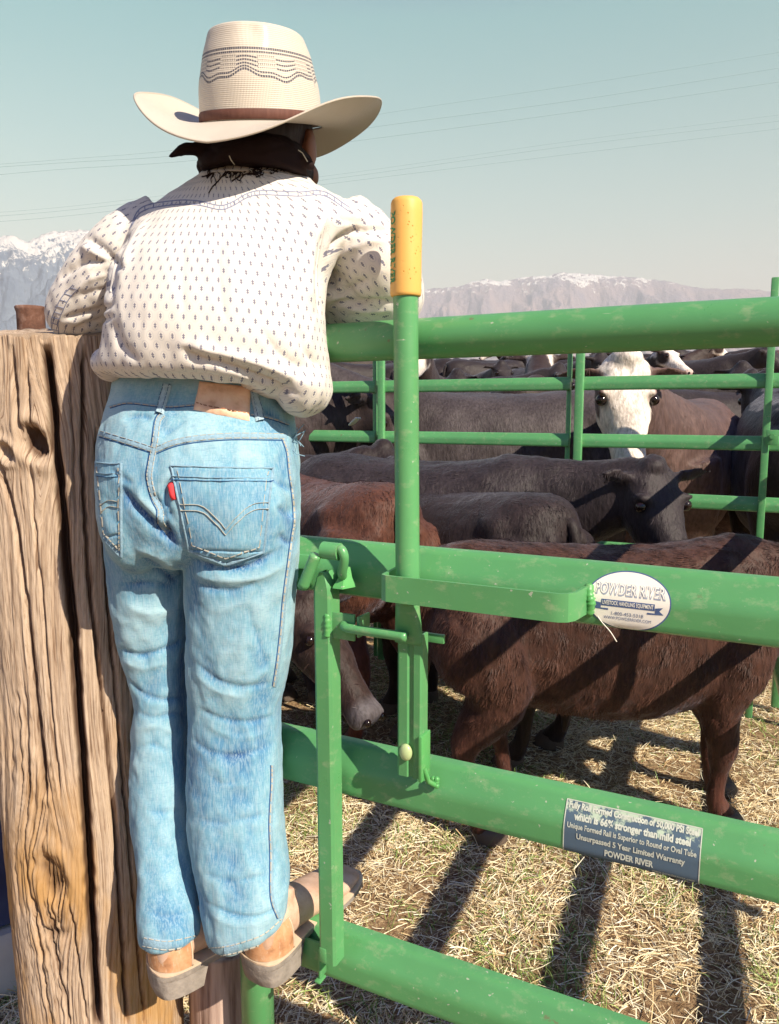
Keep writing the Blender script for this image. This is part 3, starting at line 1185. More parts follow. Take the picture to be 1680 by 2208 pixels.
def blades(n, area, length, width, lift, name, mat, colvar, curl=.5, flat=.25, dens=None, upright=False, seed=1):
    """thin bent strips scattered on the ground as ONE stuff mesh"""
    r = np.random.default_rng(seed)
    x0, x1, y0, y1 = area
    X = r.uniform(x0, x1, n * 3)
    # more strips close to the camera
    Y = y0 + (y1 - y0) * r.uniform(0, 1, n * 3) ** 1.5
    keep = np.ones(len(X), bool)
    if dens is not None:
        keep = r.uniform(0, 1, len(X)) < dens(X, Y)
    X, Y = X[keep][:n], Y[keep][:n]
    n = len(X)
    Z = ground_h(X, Y) + .012 * fbm(np.stack([X * 4, Y * 4, X * 0], 1), 4) - .006
    L = length * r.lognormal(0, .45, n)
    Wd = width * r.uniform(.6, 1.5, n)
    az = r.uniform(0, 2 * math.pi, n)
    if upright:
        tilt = r.uniform(R(25), R(80), n)
    else:
        tilt = np.abs(r.normal(0, flat, n))
    base = np.stack([X, Y, Z + r.uniform(0, lift, n)], 1)
    seg = 3
    pts = []
    d = np.stack([np.cos(az) * np.cos(tilt), np.sin(az) * np.cos(tilt), np.sin(tilt)], 1)
    bend = r.normal(0, curl, n)
    p = base.copy()
    for k in range(seg + 1):
        pts.append(p.copy())
        ang = bend / seg
        ca, sa = np.cos(ang), np.sin(ang)
        d = np.stack([d[:, 0] * ca - d[:, 1] * sa, d[:, 0] * sa + d[:, 1] * ca, d[:, 2] - (.25 if upright else .06 * np.sign(tilt - .02))], 1)
        d /= np.linalg.norm(d, axis=1)[:, None]
        p = p + d * (L / seg)[:, None]
        p[:, 2] = np.maximum(p[:, 2], Z + .001)
    side = np.stack([-np.sin(az), np.cos(az), r.normal(0, .6, n)], 1)
    side /= np.linalg.norm(side, axis=1)[:, None]
    V = np.empty((n, (seg + 1) * 2, 3))
    for k, q in enumerate(pts):
        w = Wd * (1 if not upright else (1 - .8 * k / seg)) * .5
        V[:, 2 * k] = q - side * w[:, None]
        V[:, 2 * k + 1] = q + side * w[:, None]
    b = (np.arange(n) * (seg + 1) * 2)[:, None]
    F = np.concatenate([np.concatenate([b + 2 * k, b + 2 * k + 1, b + 2 * k + 3, b + 2 * k + 2], 1) for k in range(seg)])
    o = link(name, V.reshape(-1, 3), F, mat, None, smooth=False, origin=(0, 0, 0))
    cv = r.uniform(0, 1, n)
    a = o.data.attributes.new("tint", 'FLOAT', 'POINT')
    a.data.foreach_set("value", np.repeat(cv, (seg + 1) * 2).astype(np.float32))
    return o


def tint_mat(name, stops, rough=.7, spec=.3, sheen=0):
    t = NT(name, rough, spec)
    t.color(t.ramp(t.attr("tint", 'Fac'), stops))
    return t.m


STRAW = tint_mat("straw", [(0, (.36, .22, .10)), (.18, (.70, .54, .30)), (.6, (.88, .77, .52)), (1, (.93, .88, .70))], .6)
GRASS = tint_mat("grass", [(0, (.09, .17, .03)), (.5, (.20, .32, .07)), (1, (.38, .46, .15))], .55)
so = blades(120000, (-.9, 2.6, 1.15, 4.6), .034, .0017, .010, "straw_litter", STRAW, 0, .6, .22, lambda X, Y: np.clip(.72 + 1.5 * fbm(np.stack([X * 2.6, Y * 2.6, X * 0 + 8], 1), 4), .10, 1), seed=1)
tag(so, "dry trampled straw and hay stems covering the pen floor", None, None, "stuff")
so = blades(16000, (-3.5, 5.5, 4.4, 14), .07, .006, .02, "straw_litter", STRAW, 0, .5, .3, seed=2)
tag(so, "straw lying farther back between the cattle", None, None, "stuff")


def gd(X, Y):
    return np.clip(fbm(np.stack([X * 3.1, Y * 3.1, X * 0 + 4], 1), 3) * 2.6 + .15 + .35 * np.clip(X - .2, 0, 1.4), .02, 1)


so = blades(34000, (-.9, 2.6, 1.2, 4.6), .034, .0024, .006, "grass", GRASS, 0, .6, .3, gd, True, seed=3)
tag(so, "short green grass growing through the straw", None, None, "stuff")

# ------------------------------------------------------------------ mountains


def mountain(name, label, ridge, dist, depth, mat, seed, rough_amp, x_ext):
    """ridge: list of (px, py) of the skyline"""
    rd = np.array(ridge, float)
    nx, ny = 520, 90
    pxs = np.linspace(x_ext[0], x_ext[1], nx)
    pys = np.interp(pxs, rd[:, 0], rd[:, 1])
    V = np.empty((ny, nx, 3))
    dirs = np.array([ray(a, b) for a, b in zip(pxs, pys)])
    el_ = dirs[:, 2] / np.hypot(dirs[:, 0], dirs[:, 1])
    hx = dirs[:, :2] / np.hypot(dirs[:, 0], dirs[:, 1])[:, None]
    top = el_ * dist + EYE
    for j in range(ny):
        k = j / (ny - 1)               # 0 foot, 1 ridge
        rr_ = dist - depth * (1 - k)
        P = np.stack([hx[:, 0] * rr_, hx[:, 1] * rr_], 1)
        prof = k ** 1.15
        q = np.stack([P[:, 0] / dist * 26 + seed, P[:, 1] / dist * 11, np.full(nx, seed)], 1)
        rid = 1 - np.abs(fbm(q, 5)) * 2.2
        h = top * prof
        h = h * (1 - (1 - k) * k * 1.6 * (1 - rid) * rough_amp) + (k * (1 - k)) * top * (rid - .6) * rough_amp
        if k == 1:
            h = h + top * .010 * fbm(np.stack([pxs / 9, pxs * 0, pxs * 0 + seed], 1), 3)
        V[j] = np.stack([P[:, 0], P[:, 1], np.maximum(h, 5)], 1)
    back = V[-1].copy()
    back[:, :2] *= 1.15
    back[:, 2] = 0
    V = np.concatenate([V.reshape(-1, 3), back])
    i = np.arange(nx - 1)
    F = np.concatenate([np.stack([k * nx + i, k * nx + i + 1, (k + 1) * nx + i + 1, (k + 1) * nx + i], 1) for k in range(ny)])
    o = link(name, V, F, mat, None, origin=(V[:, 0].mean(), V[:, 1].mean(), 0))
    tag(o, label, None, None, "structure")
    return o


def mat_mtn(name, base, dark, snow_lo, snow_hi, snow_thr, sc):
    t = NT(name, .95, .1)
    g = t.n('ShaderNodeNewGeometry').outputs['Position']
    z = t.xyz(g)[2]
    n1 = t.noise(t.mapping(g, (sc, sc, sc)), 1, 7, .62)
    n2 = t.noise(t.mapping(g, (sc * 5, sc * 5, sc * 1.8)), 1, 5, .65)
    c = t.mix(t.ramp(n1, [(.35, 0), (.65, 1)]), dark, base)
    zz = t.n('ShaderNodeMapRange')
    t.l(z, zz.inputs[0])
    zz.inputs[1].default_value = snow_lo
    zz.inputs[2].default_value = snow_hi
    s = t.math('ADD', t.math('MULTIPLY', n2, .55), t.math('MULTIPLY', n1, .45))
    s = t.math('ADD', s, t.math('MULTIPLY', zz.outputs[0], .42))
    c = t.mix(t.ramp(s, [(snow_thr, 0), (snow_thr + .035, 1)]), c, (.86, .82, .76))
    t.color(c)
    t.normal(t.bump(n2, .8, 60))
    return t.m


mountain("mountain_range", "distant reddish mountain range with snow on its highest ridge", [(640, 640), (760, 632), (905, 624), (985, 618), (1030, 605), (1050, 600), (1075, 606), (1110, 602), (1150, 594), (1180, 596), (1205, 587), (1225, 588), (1290, 592), (1380, 600), (1440, 606), (1500, 620), (1560, 624), (1610, 622), (1680, 630), (1800, 640), (1900, 648)], 8200, 2600,
         mat_mtn("far_mountain", (.36, .26, .24), (.24, .20, .23), 800, 1400, .83, .0045), 3, .38, (600, 1950))
mountain("mountain_range", "nearer blue-grey mountain at the left with patchy snow", [(-200, 540), (-80, 535), (0, 512), (20, 506), (40, 514), (60, 520), (90, 507), (115, 499), (145, 497), (172, 496), (200, 500), (240, 520), (300, 560), (380, 620), (470, 680), (560, 700)], 5200, 2400,
         mat_mtn("near_mountain", (.20, .25, .32), (.10, .14, .21), 420, 1150, .735, .009), 9, .5, (-260, 600))

# ------------------------------------------------------------------ power lines
t = NT("cable", .5, .4)
t.color((.22, .33, .36))
CAB = t.m
for k, pts in enumerate([[(-120, 362), (120, 345), (440, 316), (820, 246), (1250, 182), (1760, 100)], [(-120, 368), (120, 352), (440, 330), (820, 272), (1250, 215), (1760, 134)], [(-120, 388), (120, 366), (440, 344), (820, 297), (1250, 240), (1760, 165)],
                        [(-120, 466), (120, 448), (400, 416), (760, 372), (1250, 302), (1760, 238)], [(-120, 474), (120, 456), (400, 424), (760, 380), (1250, 312), (1760, 252)], [(-120, 486), (120, 468), (400, 436), (760, 390), (1250, 330), (1760, 268)]]):
    Yk = 62 if k < 3 else 74
    P = spline([at(a, b, Yk + .0) for a, b in pts], 6)
    V, F = tube(P, .010 if k % 3 else .008, 6)
    tag(link("power_line", V, F, CAB, None, smooth=True), ["thin overhead cable, topmost of the upper three", "thin overhead cable, middle of the upper three", "thin overhead cable, lowest of the upper three", "thin overhead cable, topmost of the lower three", "thin overhead cable, middle of the lower three", "thin overhead cable, lowest of all six"][k], "cable", "overhead power lines")

# ------------------------------------------------------------------ air
hz = NT("valley_haze")
hz.t.nodes.remove(hz.b)
pv = hz.n('ShaderNodeVolumePrincipled')
pv.inputs['Color'].default_value = (.85, .88, .93, 1)
pv.inputs['Density'].default_value = 1.6e-4
hz.l(pv.outputs[0], hz.out.inputs['Volume'])
V, F = box((0, 0, 749), 19600, 19600, 1502)
tag(link("haze", V, F, hz.m, None, smooth=False), "thin pale haze filling the valley air", None, None, "stuff")

# ------------------------------------------------------------------ cattle
t = NT("cattle_coat", .58, .28)
o_ = t.tc()
ca_ = t.attr("coat")
h1 = t.noise(t.mapping(o_, (70, 70, 22)), 1, 5, .6)
h2 = t.noise(o_, 7, 4)
c = t.mix(1.0, ca_, t.ramp(h1, [(.3, (.55, .52, .50)), (.55, (1, 1, 1)), (.8, (1.35, 1.3, 1.28))]), 'MULTIPLY')
c = t.mix(1.0, c, t.ramp(h2, [(.3, (.75, .72, .72)), (.7, (1.2, 1.2, 1.2))]), 'MULTIPLY')
t.color(c)
t.normal(t.bump(h1, .8, .006))
t.b.inputs['Sheen Weight'].default_value = .18
t.b.inputs['Sheen Roughness'].default_value = .4
t.b.inputs['Sheen Tint'].default_value = (.7, .72, .9, 1)
COAT = t.m
EYE_M = plain("cattle_eye", (.012, .006, .005), .12, .6, 0, 10, 0)
TAG_M = plain("ear_tag_plastic", (.75, .72, .62), .5, .3, .05)
HOOF = plain("hoof_horn", (.10, .075, .06), .6, .3, .2, 40)


def sring(c, A, B, a, b, n=20, p=2.3):
    th = np.linspace(0, 2 * math.pi, n, endpoint=False)
    x = np.sign(np.cos(th)) * np.abs(np.cos(th)) ** (2 / p) * a
    y = np.sign(np.sin(th)) * np.abs(np.sin(th)) ** (2 / p) * b
    return np.asarray(c, float) + np.outer(x, A) + np.outer(y, B)


def limb(pts):
    """pts: (x, y, z, r)"""
    P = spline(pts, 5)
    return tube(P[:, :3], P[:, 3], 14)


def cow(name, label, cat, colour, h, pos, phi, neck=(.78, 0, .98), head=(.8, 0, -.6), legs=(0, 0, 0, 0), tufts=0, vox=.014, white=False, tail_sway=0.0, group="cattle in the pen",
        fat=1.0, ear_tag=False, ear_up=.2, seed=1, length=1.0, muzzle=None, origin_z=0.0, fine=True, head_at=None, head_w=None):
    r = np.random.default_rng(seed)
    parts = []
    Y_, Z_ = np.array([0, 1, 0.]), np.array([0, 0, 1.])
    rows = [(-.615, .86, .04, .03), (-.59, .80, .13, .10), (-.52, .755, .205, .165), (-.42, .73, .245, .20), (-.25, .69, .275, .225), (-.08, .66, .29, .245), (.10, .655, .295, .245), (.26, .68, .285, .22),
            (.38, .71, .27, .19), (.48, .735, .23, .15), (.55, .735, .14, .10)]
    P = spline([(x * length, z, a, b) for x, z, a, b in rows], 3)
    parts.append(loft([sring((x, 0, z), Y_, Z_, b * fat, a, 24, 2.4) for x, z, a, b in P]))
    hipx = -.42 * length
    fl = [(hipx, s, dx) for s, dx in ((1, legs[0]), (-1, legs[1]))]
    for hx_, s, dx in fl:
        parts.append(limb([(hx_ - .03, s * .09, .80, .13), (hx_ - .02, s * .125, .66, .155), (hx_ + .03 + dx * .4, s * .140, .50, .108), (hx_ - .08 + dx * .8, s * .125, .33, .053), (hx_ - .08 + dx, s * .12, .22, .031), (hx_ - .06 + dx, s * .12, .11, .030), (hx_ - .03 + dx, s * .12, .055, .040), (hx_ - .01 + dx, s * .12, .02, .047), (hx_ - .01 + dx, s * .12, 0.0, .048)]))
    for s, dx in ((1, legs[2]), (-1, legs[3])):
        f = .35 * length
        parts.append(limb([(f + .02, s * .10, .72, .13), (f, s * .13, .56, .105), (f - .03 + dx * .3, s * .125, .43, .072), (f + dx * .7 + max(dx, 0) * .3, s * .115, .275, .050), (f + dx * .8, s * .11, .18, .030), (f + dx, s * .11, .10, .031), (f + .02 + dx, s * .11, .05, .041), (f + .035 + dx, s * .11, .02, .047), (f + .035 + dx, s * .11, 0, .047)]))
    for s in (-1, 1):
        parts.append(ellipsoid((-.36 * length, s * .165 * fat, .845), .07, .045, .055, n=14, m=10))
        parts.append(ellipsoid((-.57 * length, s * .085 * fat, .80), .05, .04, .06, n=14, m=10))
        parts.append(ellipsoid((.30 * length, s * .135 * fat, .80), .075, .05, .13, n=14, m=10))
    parts.append(tube([(-.55 * length, 0, .875), (-.2 * length, 0, .915), (.2 * length, 0, .925), (.36 * length, 0, .94)], [.03, .035, .035, .03], 10))
    if head_w is not None:
        head = (head_w[0] * math.cos(phi) + head_w[1] * math.sin(phi), -head_w[0] * math.sin(phi) + head_w[1] * math.cos(phi), head_w[2])
    if head_at is not None:
        pt = at(*head_at)
        neck = (neck[0], neck[1], (pt[2] - origin_z) / h)
        lx, ly = neck[0] * h, neck[1] * h
        pos = (pt[0] - (lx * math.cos(phi) - ly * math.sin(phi)), pt[1] - (lx * math.sin(phi) + ly * math.cos(phi)))
    nk = np.array(neck)
    hd = np.array(head, float)
    hd /= np.linalg.norm(hd)
    a0 = np.array([.36 * length, 0, .80])
    npts = [a0, a0 * .5 + nk * .5 + np.array([.03, 0, -.02]), nk]
    npth = spline(npts, 5)
    rz = np.linspace(.20, .105, len(npth))
    ry = np.linspace(.13, .075, len(npth))
    T = np.gradient(npth, axis=0)
    rings = []
    for p, tt, az_, ay in zip(npth, T, rz, ry):
        tt = tt / np.linalg.norm(tt)
        sd_ = np.cross(Z_, tt)
        sd_ /= np.linalg.norm(sd_)
        rings.append(sring(p + np.array([0, 0, -.01]), sd_, np.cross(tt, sd_), ay, az_, 18))
    parts.append(loft(rings))
    side = np.cross(np.array([0, 0, 1.]) if abs(hd[2]) < .97 else np.array([-1., 0, .2]), hd)
    side /= np.linalg.norm(side)
    up_ = np.cross(hd, side)
    hr = spline([(-.05, .060, .055, 0), (0, .092, .080, .0), (.07, .100, .092, -.018), (.14, .088, .092, -.032), (.22, .064, .076, -.034), (.30, .053, .058, -.032), (.36, .060, .054, -.034), (.405, .066, .052, -.036), (.43, .052, .038, -.036)], 3)
    hs = 1.0
    parts.append(loft([sring(nk + hd * d_ * hs + up_ * q * hs, side, up_, a * hs, b * hs, 20, 2.5) for d_, a, b, q in hr]))
    # brow, jaw, nostril rims
    for s in (-1, 1):
        parts.append(ellipsoid(nk + hd * .10 + side * s * .080 + up_ * .050, .034, .024, .018, n=12, m=8))
        parts.append(ellipsoid(nk + hd * .07 + side * s * .055 - up_ * .07, .06, .03, .045, n=12, m=8))
        parts.append(ellipsoid(nk + hd * .405 + side * s * .038 - up_ * .012, .020, .018, .02, n=10, m=8))
    parts.append(ellipsoid(nk - hd * .02 + up_ * .07, .045, .06, .035, n=12, m=8))
    # ears
    for s in (-1, 1):
        base = nk + hd * .005 + side * s * .08 + up_ * .03
        d_ = side * s * 1.0 + up_ * ear_up - hd * .18
        d_ /= np.linalg.norm(d_)
        w_ = np.cross(d_, hd)
        w_ /= np.linalg.norm(w_)
        tck = np.cross(d_, w_)
        er = [(0, .016, .016), (.03, .028, .014), (.075, .040, .012), (.115, .032, .010), (.15, .010, .007)]
        parts.append(loft([base + d_ * q - np.array([0, 0, q * .25]) + np.outer(np.cos(np.linspace(0, 2 * math.pi, 14, endpoint=False)) * a, w_) + np.outer(np.sin(np.linspace(0, 2 * math.pi, 14, endpoint=False)) * b, tck) for q, a, b in er]))
    V, F, E = voxel_union(parts, vox, 3)
    N = vnormals(V, F)
    q = V * 9 + seed * 7.1
    V = V + N * (.009 * fbm(q, 4) + .004 * fbm(V * 34 + seed, 3))[:, None] * np.clip(V[:, 2] * 3, .15, 1)[:, None]
    # colour
    base_c = np.array(colour, float)
    coat = np.tile(base_c, (len(V), 1))
    lum = (1 + .35 * fbm(V * 5 + seed * 3, 4))[:, None]
    coat *= lum
    coat[:, 0] *= 1 + .25 * np.clip((.45 - V[:, 2]) * 2, -.2, 1) * (base_c[0] > base_c[2] * 1.6)
    hc = V - nk
    along = hc @ hd
    upc = hc @ up_
    muz = np.clip((along - .35) / .03, 0, 1) * (np.linalg.norm(hc, axis=1) < .55)
    mc = np.array(muzzle if muzzle is not None else (.10, .09, .10))
    coat = coat * (1 - muz[:, None]) + mc * muz[:, None]
    if white:
        V = V + N * (.006 * fbm(V * 55, 3) * ((along < .08) & (np.linalg.norm(hc, axis=1) < .16)))[:, None]
        onhead = (along > -.09) & (np.linalg.norm(hc, axis=1) < .5) & (np.abs(hc @ side) < .10 + .01 * (along > .3)) & (upc > -.10 + .02 * vnoise(V * 40))
        w = onhead.astype(float)
        w[(np.abs(hc @ side) > .088) & (along < .05)] = 0
        w[(np.abs(hc @ side) > .082 + .012 * vnoise(V * 30)) & (along < .30)] = 0
        w = np.clip(laplace(np.stack([w] * 3, 1), E, 1)[:, 0], 0, 1)
        eyep = np.minimum(np.linalg.norm(hc - hd * .12 - side * .086 - up_ * .036, axis=1), np.linalg.norm(hc - hd * .12 + side * .086 - up_ * .036, axis=1))
        ring_ = np.clip(1.6 - eyep / .030, 0, 1)
        wc = np.array([.80, .73, .66])
        coat = coat * (1 - w[:, None]) + wc * w[:, None]
        coat = coat * (1 - ring_[:, None] * .6) + np.array([.2, .1, .09]) * ring_[:, None] * .6
        m2 = np.clip((along - .37) / .02, 0, 1)
        coat = coat * (1 - m2[:, None] * .7) + np.array([.55, .38, .34]) * m2[:, None] * .7
    rot = np.array([[math.cos(phi), math.sin(phi), 0], [-math.sin(phi), math.cos(phi), 0], [0, 0, 1]])

    def tw(v):
        return (np.asarray(v) * h) @ rot + np.array([pos[0], pos[1], origin_z])

    root = empty(name, (pos[0], pos[1], origin_z), label, cat, group)
    body = link("body", tw(V), F, COAT, root)
    ad = body.data.attributes.new("coat", 'FLOAT_VECTOR', 'POINT')
    ad.data.foreach_set("vector", coat.astype(np.float32).ravel())
    if fine:
        for s in (-1, 1):
            V1, F1 = ellipsoid(nk + hd * .120 + side * s * .086 + up_ * .031, .019, .019, .019, n=16, m=12)
            link("eye", tw(V1), F1, EYE_M, root)
            V1, F1 = ellipsoid(nk + hd * .428 + side * s * .036 - up_ * .012, .013, .013, .014, n=10, m=8)
            link("nostril", tw(V1), F1, EYE_M, root)
        for hx0, s0, dx0 in ((hipx - .01, 1, legs[0]), (hipx - .01, -1, legs[1]), (.385 * length, 1, legs[2]), (.385 * length, -1, legs[3])):
            yy = s0 * (.12 if hx0 < 0 else .11)
            hoofr = [(0.0, .056, .010), (.004, .058, .012), (.030, .052, .004), (.050, .043, -.002)]
            V1, F1 = loft([[(hx0 + dx0 + oo + a * 1.05 * math.cos(q), yy + a * .95 * math.sin(q), z0_) for q in np.linspace(0, 2 * math.pi, 20, endpoint=False)] for z0_, a, oo in hoofr])
            link("hoof", tw(V1), F1, HOOF, root)
    tx = -.60 * length
    tp = spline([(tx + .03, 0, .885, .022), (tx - .02, 0, .86, .022), (tx - .045, tail_sway * .3, .72, .018), (tx - .04, tail_sway * .8, .5, .014), (tx - .035, tail_sway, .36, .020), (tx - .035, tail_sway, .26, .024), (tx - .03, tail_sway, .15, .006)], 5)
    V1, F1 = tube(tp[:, :3], tp[:, 3], 10)
    to = link("tail", tw(V1), F1, COAT, root)
    a_ = to.data.attributes.new("coat", 'FLOAT_VECTOR', 'POINT')
    a_.data.foreach_set("vector", np.tile((base_c * .85).astype(np.float32), len(V1)))
    if ear_tag:
        base = nk + hd * .03 + side * ear_tag * .15 - np.array([0, 0, .045])
        V1, F1 = box(base, .006, .03, .045, [hd, side, np.cross(hd, side)], .002)
        link("ear_tag", tw(V1), F1, TAG_M, root)
    if tufts:
        # short hair standing off the hide
        a, b, c_, d_ = (V[F[:, k]] for k in range(4))
        fc = (a + b + c_ + d_) / 4
        fn = np.cross(c_ - a, d_ - b)
        ar = np.linalg.norm(fn, axis=1)
        ok = (fc[:, 2] > .03) & ~((((fc - nk) @ hd) > .02) & (np.linalg.norm(fc - nk, axis=1) < .5) & (r.uniform(0, 1, len(fc)) < .8))
        pr = ar * ok
        idx = r.choice(len(F), tufts, p=pr / pr.sum())
        u_, v_ = r.uniform(0, 1, (2, tufts))
        p = (a[idx] * ((1 - u_) * (1 - v_))[:, None] + b[idx] * (u_ * (1 - v_))[:, None] + c_[idx] * (u_ * v_)[:, None] + d_[idx] * ((1 - u_) * v_)[:, None])
        n_ = -fn[idx] / ar[idx][:, None]
        if np.mean(np.sum(n_ * (p - np.array([0, 0, .6])), axis=1)) < 0:
            n_ = -n_
        flow = np.tile(np.array([-.35, 0, -1.0]), (tufts, 1)) + .45 * np.stack([vnoise(p * 14 + 3), vnoise(p * 14 + 31), vnoise(p * 14 + 57)], 1) + .25 * r.normal(0, 1, (tufts, 3))
        top_ = n_[:, 2] > .6
        flow[top_] += np.array([-.9, 0, .6])
        flow -= n_ * np.sum(flow * n_, axis=1)[:, None]
        flow /= np.linalg.norm(flow, axis=1)[:, None] + 1e-9
        clump = vnoise(p * 30 + 9)
        L = (.025 + .011 * clump) * r.uniform(.6, 1.4, tufts) / max(h, .5) * np.clip(.35 + p[:, 2] * 1.2, .35, 1)
        d3 = flow + n_ * (.38 + .2 * clump[:, None])
        d3 /= np.linalg.norm(d3, axis=1)[:, None]
        sd3 = np.cross(d3, n_)
        sd3 /= np.linalg.norm(sd3, axis=1)[:, None] + 1e-9
        w3 = (.0013 / max(h, .5)) * r.uniform(.7, 1.5, tufts)
        p0 = p - n_ * .003
        VV = np.stack([p0 - sd3 * w3[:, None], p0 + sd3 * w3[:, None], p0 + d3 * L[:, None] - n_ * (L * .12)[:, None]], 1).reshape(-1, 3)
        FF = np.arange(tufts * 3).reshape(-1, 3)
        hr_ = link("coat_hair", tw(VV), FF, COAT, root, smooth=False)
        ci = coat[F[idx, 0]] * r.uniform(.6, 1.45, tufts)[:, None]
        ci = np.repeat(ci, 3, axis=0)
        ci[2::3] *= 1.25
        ad = hr_.data.attributes.new("coat", 'FLOAT_VECTOR', 'POINT')
        ad.data.foreach_set("vector", ci.astype(np.float32).ravel())
        hr_["kind"] = "stuff"
    return root


BROWN = (.058, .023, .015)
BROWN2 = (.095, .034, .020)
BLACK = (.022, .014, .014)
GREY = (.056, .045, .047)
DUSTY = (.115, .066, .056)

g1, g2 = ground_at(1032, 1806), ground_at(1556, 1772)
ph1 = math.atan2(g2[1] - g1[1], g2[0] - g1[0])
h1_ = .93
mid = (g1 + g2) / 2 + np.array([.03, .10, 0])
cow("calf", "reddish brown shaggy calf nearest the gate, standing side-on under the shadow stripes", "calf", BROWN, h1_, mid, ph1 - .02, neck=(.84, -.05, .84), head=(.75, -.35, -.5), legs=(.20, .03, .06, -.04), tufts=90000, vox=.011, seed=4, fat=.92, ear_up=.6, length=1.10)
cow("calf", "brown calf seen from behind between the child and the lever", "calf", BROWN2, 1.06, (-.24, 3.22), R(122), neck=(.74, .08, .92), head=(.8, .1, -.6), tufts=30000, seed=5, fat=1.0, length=.8, tail_sway=-.05)
cow("steer", "black steer seen from behind, tail hanging, just right of the lever", "steer", BLACK, 1.03, (.30, 3.10), R(132), neck=(.74, .06, .90), head=(.8, .1, -.6), tufts=26000, seed=6, length=.80, tail_sway=.03)
cow("steer", "black steer lowering its head to the right below the white-faced cow", "steer", (.026, .019, .022), 1.14, None, R(-20), neck=(.80, -.06, .9), head_at=(1392, 1040, 3.0), head_w=(.18, -.62, -.72), tufts=30000, seed=7, length=.9, ear_up=.5)
cow("steer", "dark steer with lowered head peering out from behind the child's leg", "steer", (.034, .018, .015), .95, None, R(-12), neck=(.80, -.06, .66), head_at=(655, 1318, 2.42), head_w=(.52, -.40, -.62), tufts=18000, seed=8)
cow("steer", "black steer standing behind the brown calf, beside the child's hip", "steer", BLACK, 1.12, None, R(8), neck=(.80, .0, .98), head_at=(815, 1000, 3.62), head_w=(.7, .2, -.5), tufts=12000, seed=9, ear_up=.1)
GRP2 = "cattle behind the far fence"
cow("cow", "large grey-black cow side-on behind the far fence, right of the lever", "cow", GREY, 1.47, (.66, 4.72), R(177), neck=(.82, -.02, 1.04), head=(.8, .1, -.35), tufts=16000, seed=10, group=GRP2, vox=.016)
cow("cow", "dark cow with a pale ear tag behind the far fence, beside the child", "cow", (.036, .024, .024), 1.44, None, R(8), neck=(.82, -.04, 1.0), head_at=(812, 868, 4.3), head_w=(.45, -.35, -.75), seed=11, group=GRP2, ear_tag=-1, tufts=10000, vox=.016)
cow("cow", "white-faced brown cow looking straight at the camera over the far fence", "cow", DUSTY, 1.42, None, R(-122), neck=(.78, -.04, 1.12), head_at=(1342, 808, 3.86), head_w=(-.03, -.50, -.84), tufts=14000, seed=12, white=True, group=GRP2, ear_up=.0, vox=.011, fat=.9)
cow("cow", "black cow standing in shade behind the far fence at the right edge", "cow", (.010, .005, .005), 1.46, (2.30, 4.35), R(75), seed=13, group=GRP2, vox=.018, tufts=4000)

# the herd beyond, on the rising ground: two animals copied
herd_spots = []
hr_rng = np.random.default_rng(21)
protoA = cow("cow", "x", "cow", (.026, .019, .020), 1.35, (0, 0), 0, seed=31, vox=.022, group="far herd")
protoB = cow("cow", "x", "cow", (.070, .032, .024), 1.30, (0, 0), 0, neck=(.80, .1, .75), head=(.7, .1, -.8), seed=32, vox=.022, group="far herd")
protoD = cow("cow", "x", "cow", (.036, .020, .017), 1.36, (0, 0), 0, neck=(.80, 0, 1.12), head=(.9, 0, -.5), seed=33, vox=.018, group="far herd", white=True)
used = {0: False, 1: False, 2: False}


def copy_tree(o, parent=None):
    c_ = o.copy()
    COL.objects.link(c_)
    c_.parent = parent
    for ch in [x for x in COL.objects if x.parent == o]:
        copy_tree(ch, c_)
    return c_


k = 0
protoC = [None, None]
for Yd, xs in ((6.4, (700, 930, 1130, 1330, 1560, 1700)), (8.6, (660, 800, 960, 1090, 1230, 1420, 1600)), (11.5, (720, 860, 1010, 1160, 1300, 1480, 1640)), (16, (700, 800, 920, 1040, 1180, 1290, 1400, 1530, 1660)), (23, (690, 760, 860, 960, 1060, 1150, 1250, 1350, 1450, 1560, 1650))):
    for x in xs:
        Y = Yd + hr_rng.uniform(-.6, .6)
        X = (x + hr_rng.uniform(-25, 25) - 840) / FPX * Y
        kind = int(hr_rng.choice(3, p=(.60, .24, .16)))
        src = (protoA, protoB, protoD)[kind]
        if not used[kind]:
            o = src
            used[kind] = True
        else:
            o = copy_tree(src)
        o.location = (X, Y, float(ground_h(np.array([X]), np.array([Y]))[0]) - .01)
        o.rotation_euler = (0, 0, hr_rng.uniform(0, 2 * math.pi))
        s_ = hr_rng.uniform(.93, 1.06)
        o.scale = (s_, s_, s_)
        o["label"] = ("dark cow standing in the crowded herd far behind the fences", "reddish cow grazing in the crowded herd far behind the fences", "white-faced dark cow in the crowded herd far behind the fences")[kind]
        o["group"] = ("dark cattle of the far herd", "reddish cattle of the far herd", "white-faced cattle of the far herd")[kind]

# ------------------------------------------------------------------ the child on the gate
person = empty("person", at(455, 2110, 1.05), "child from behind in straw hat, white shirt, blue jeans and boots, leaning on the gate", "person")


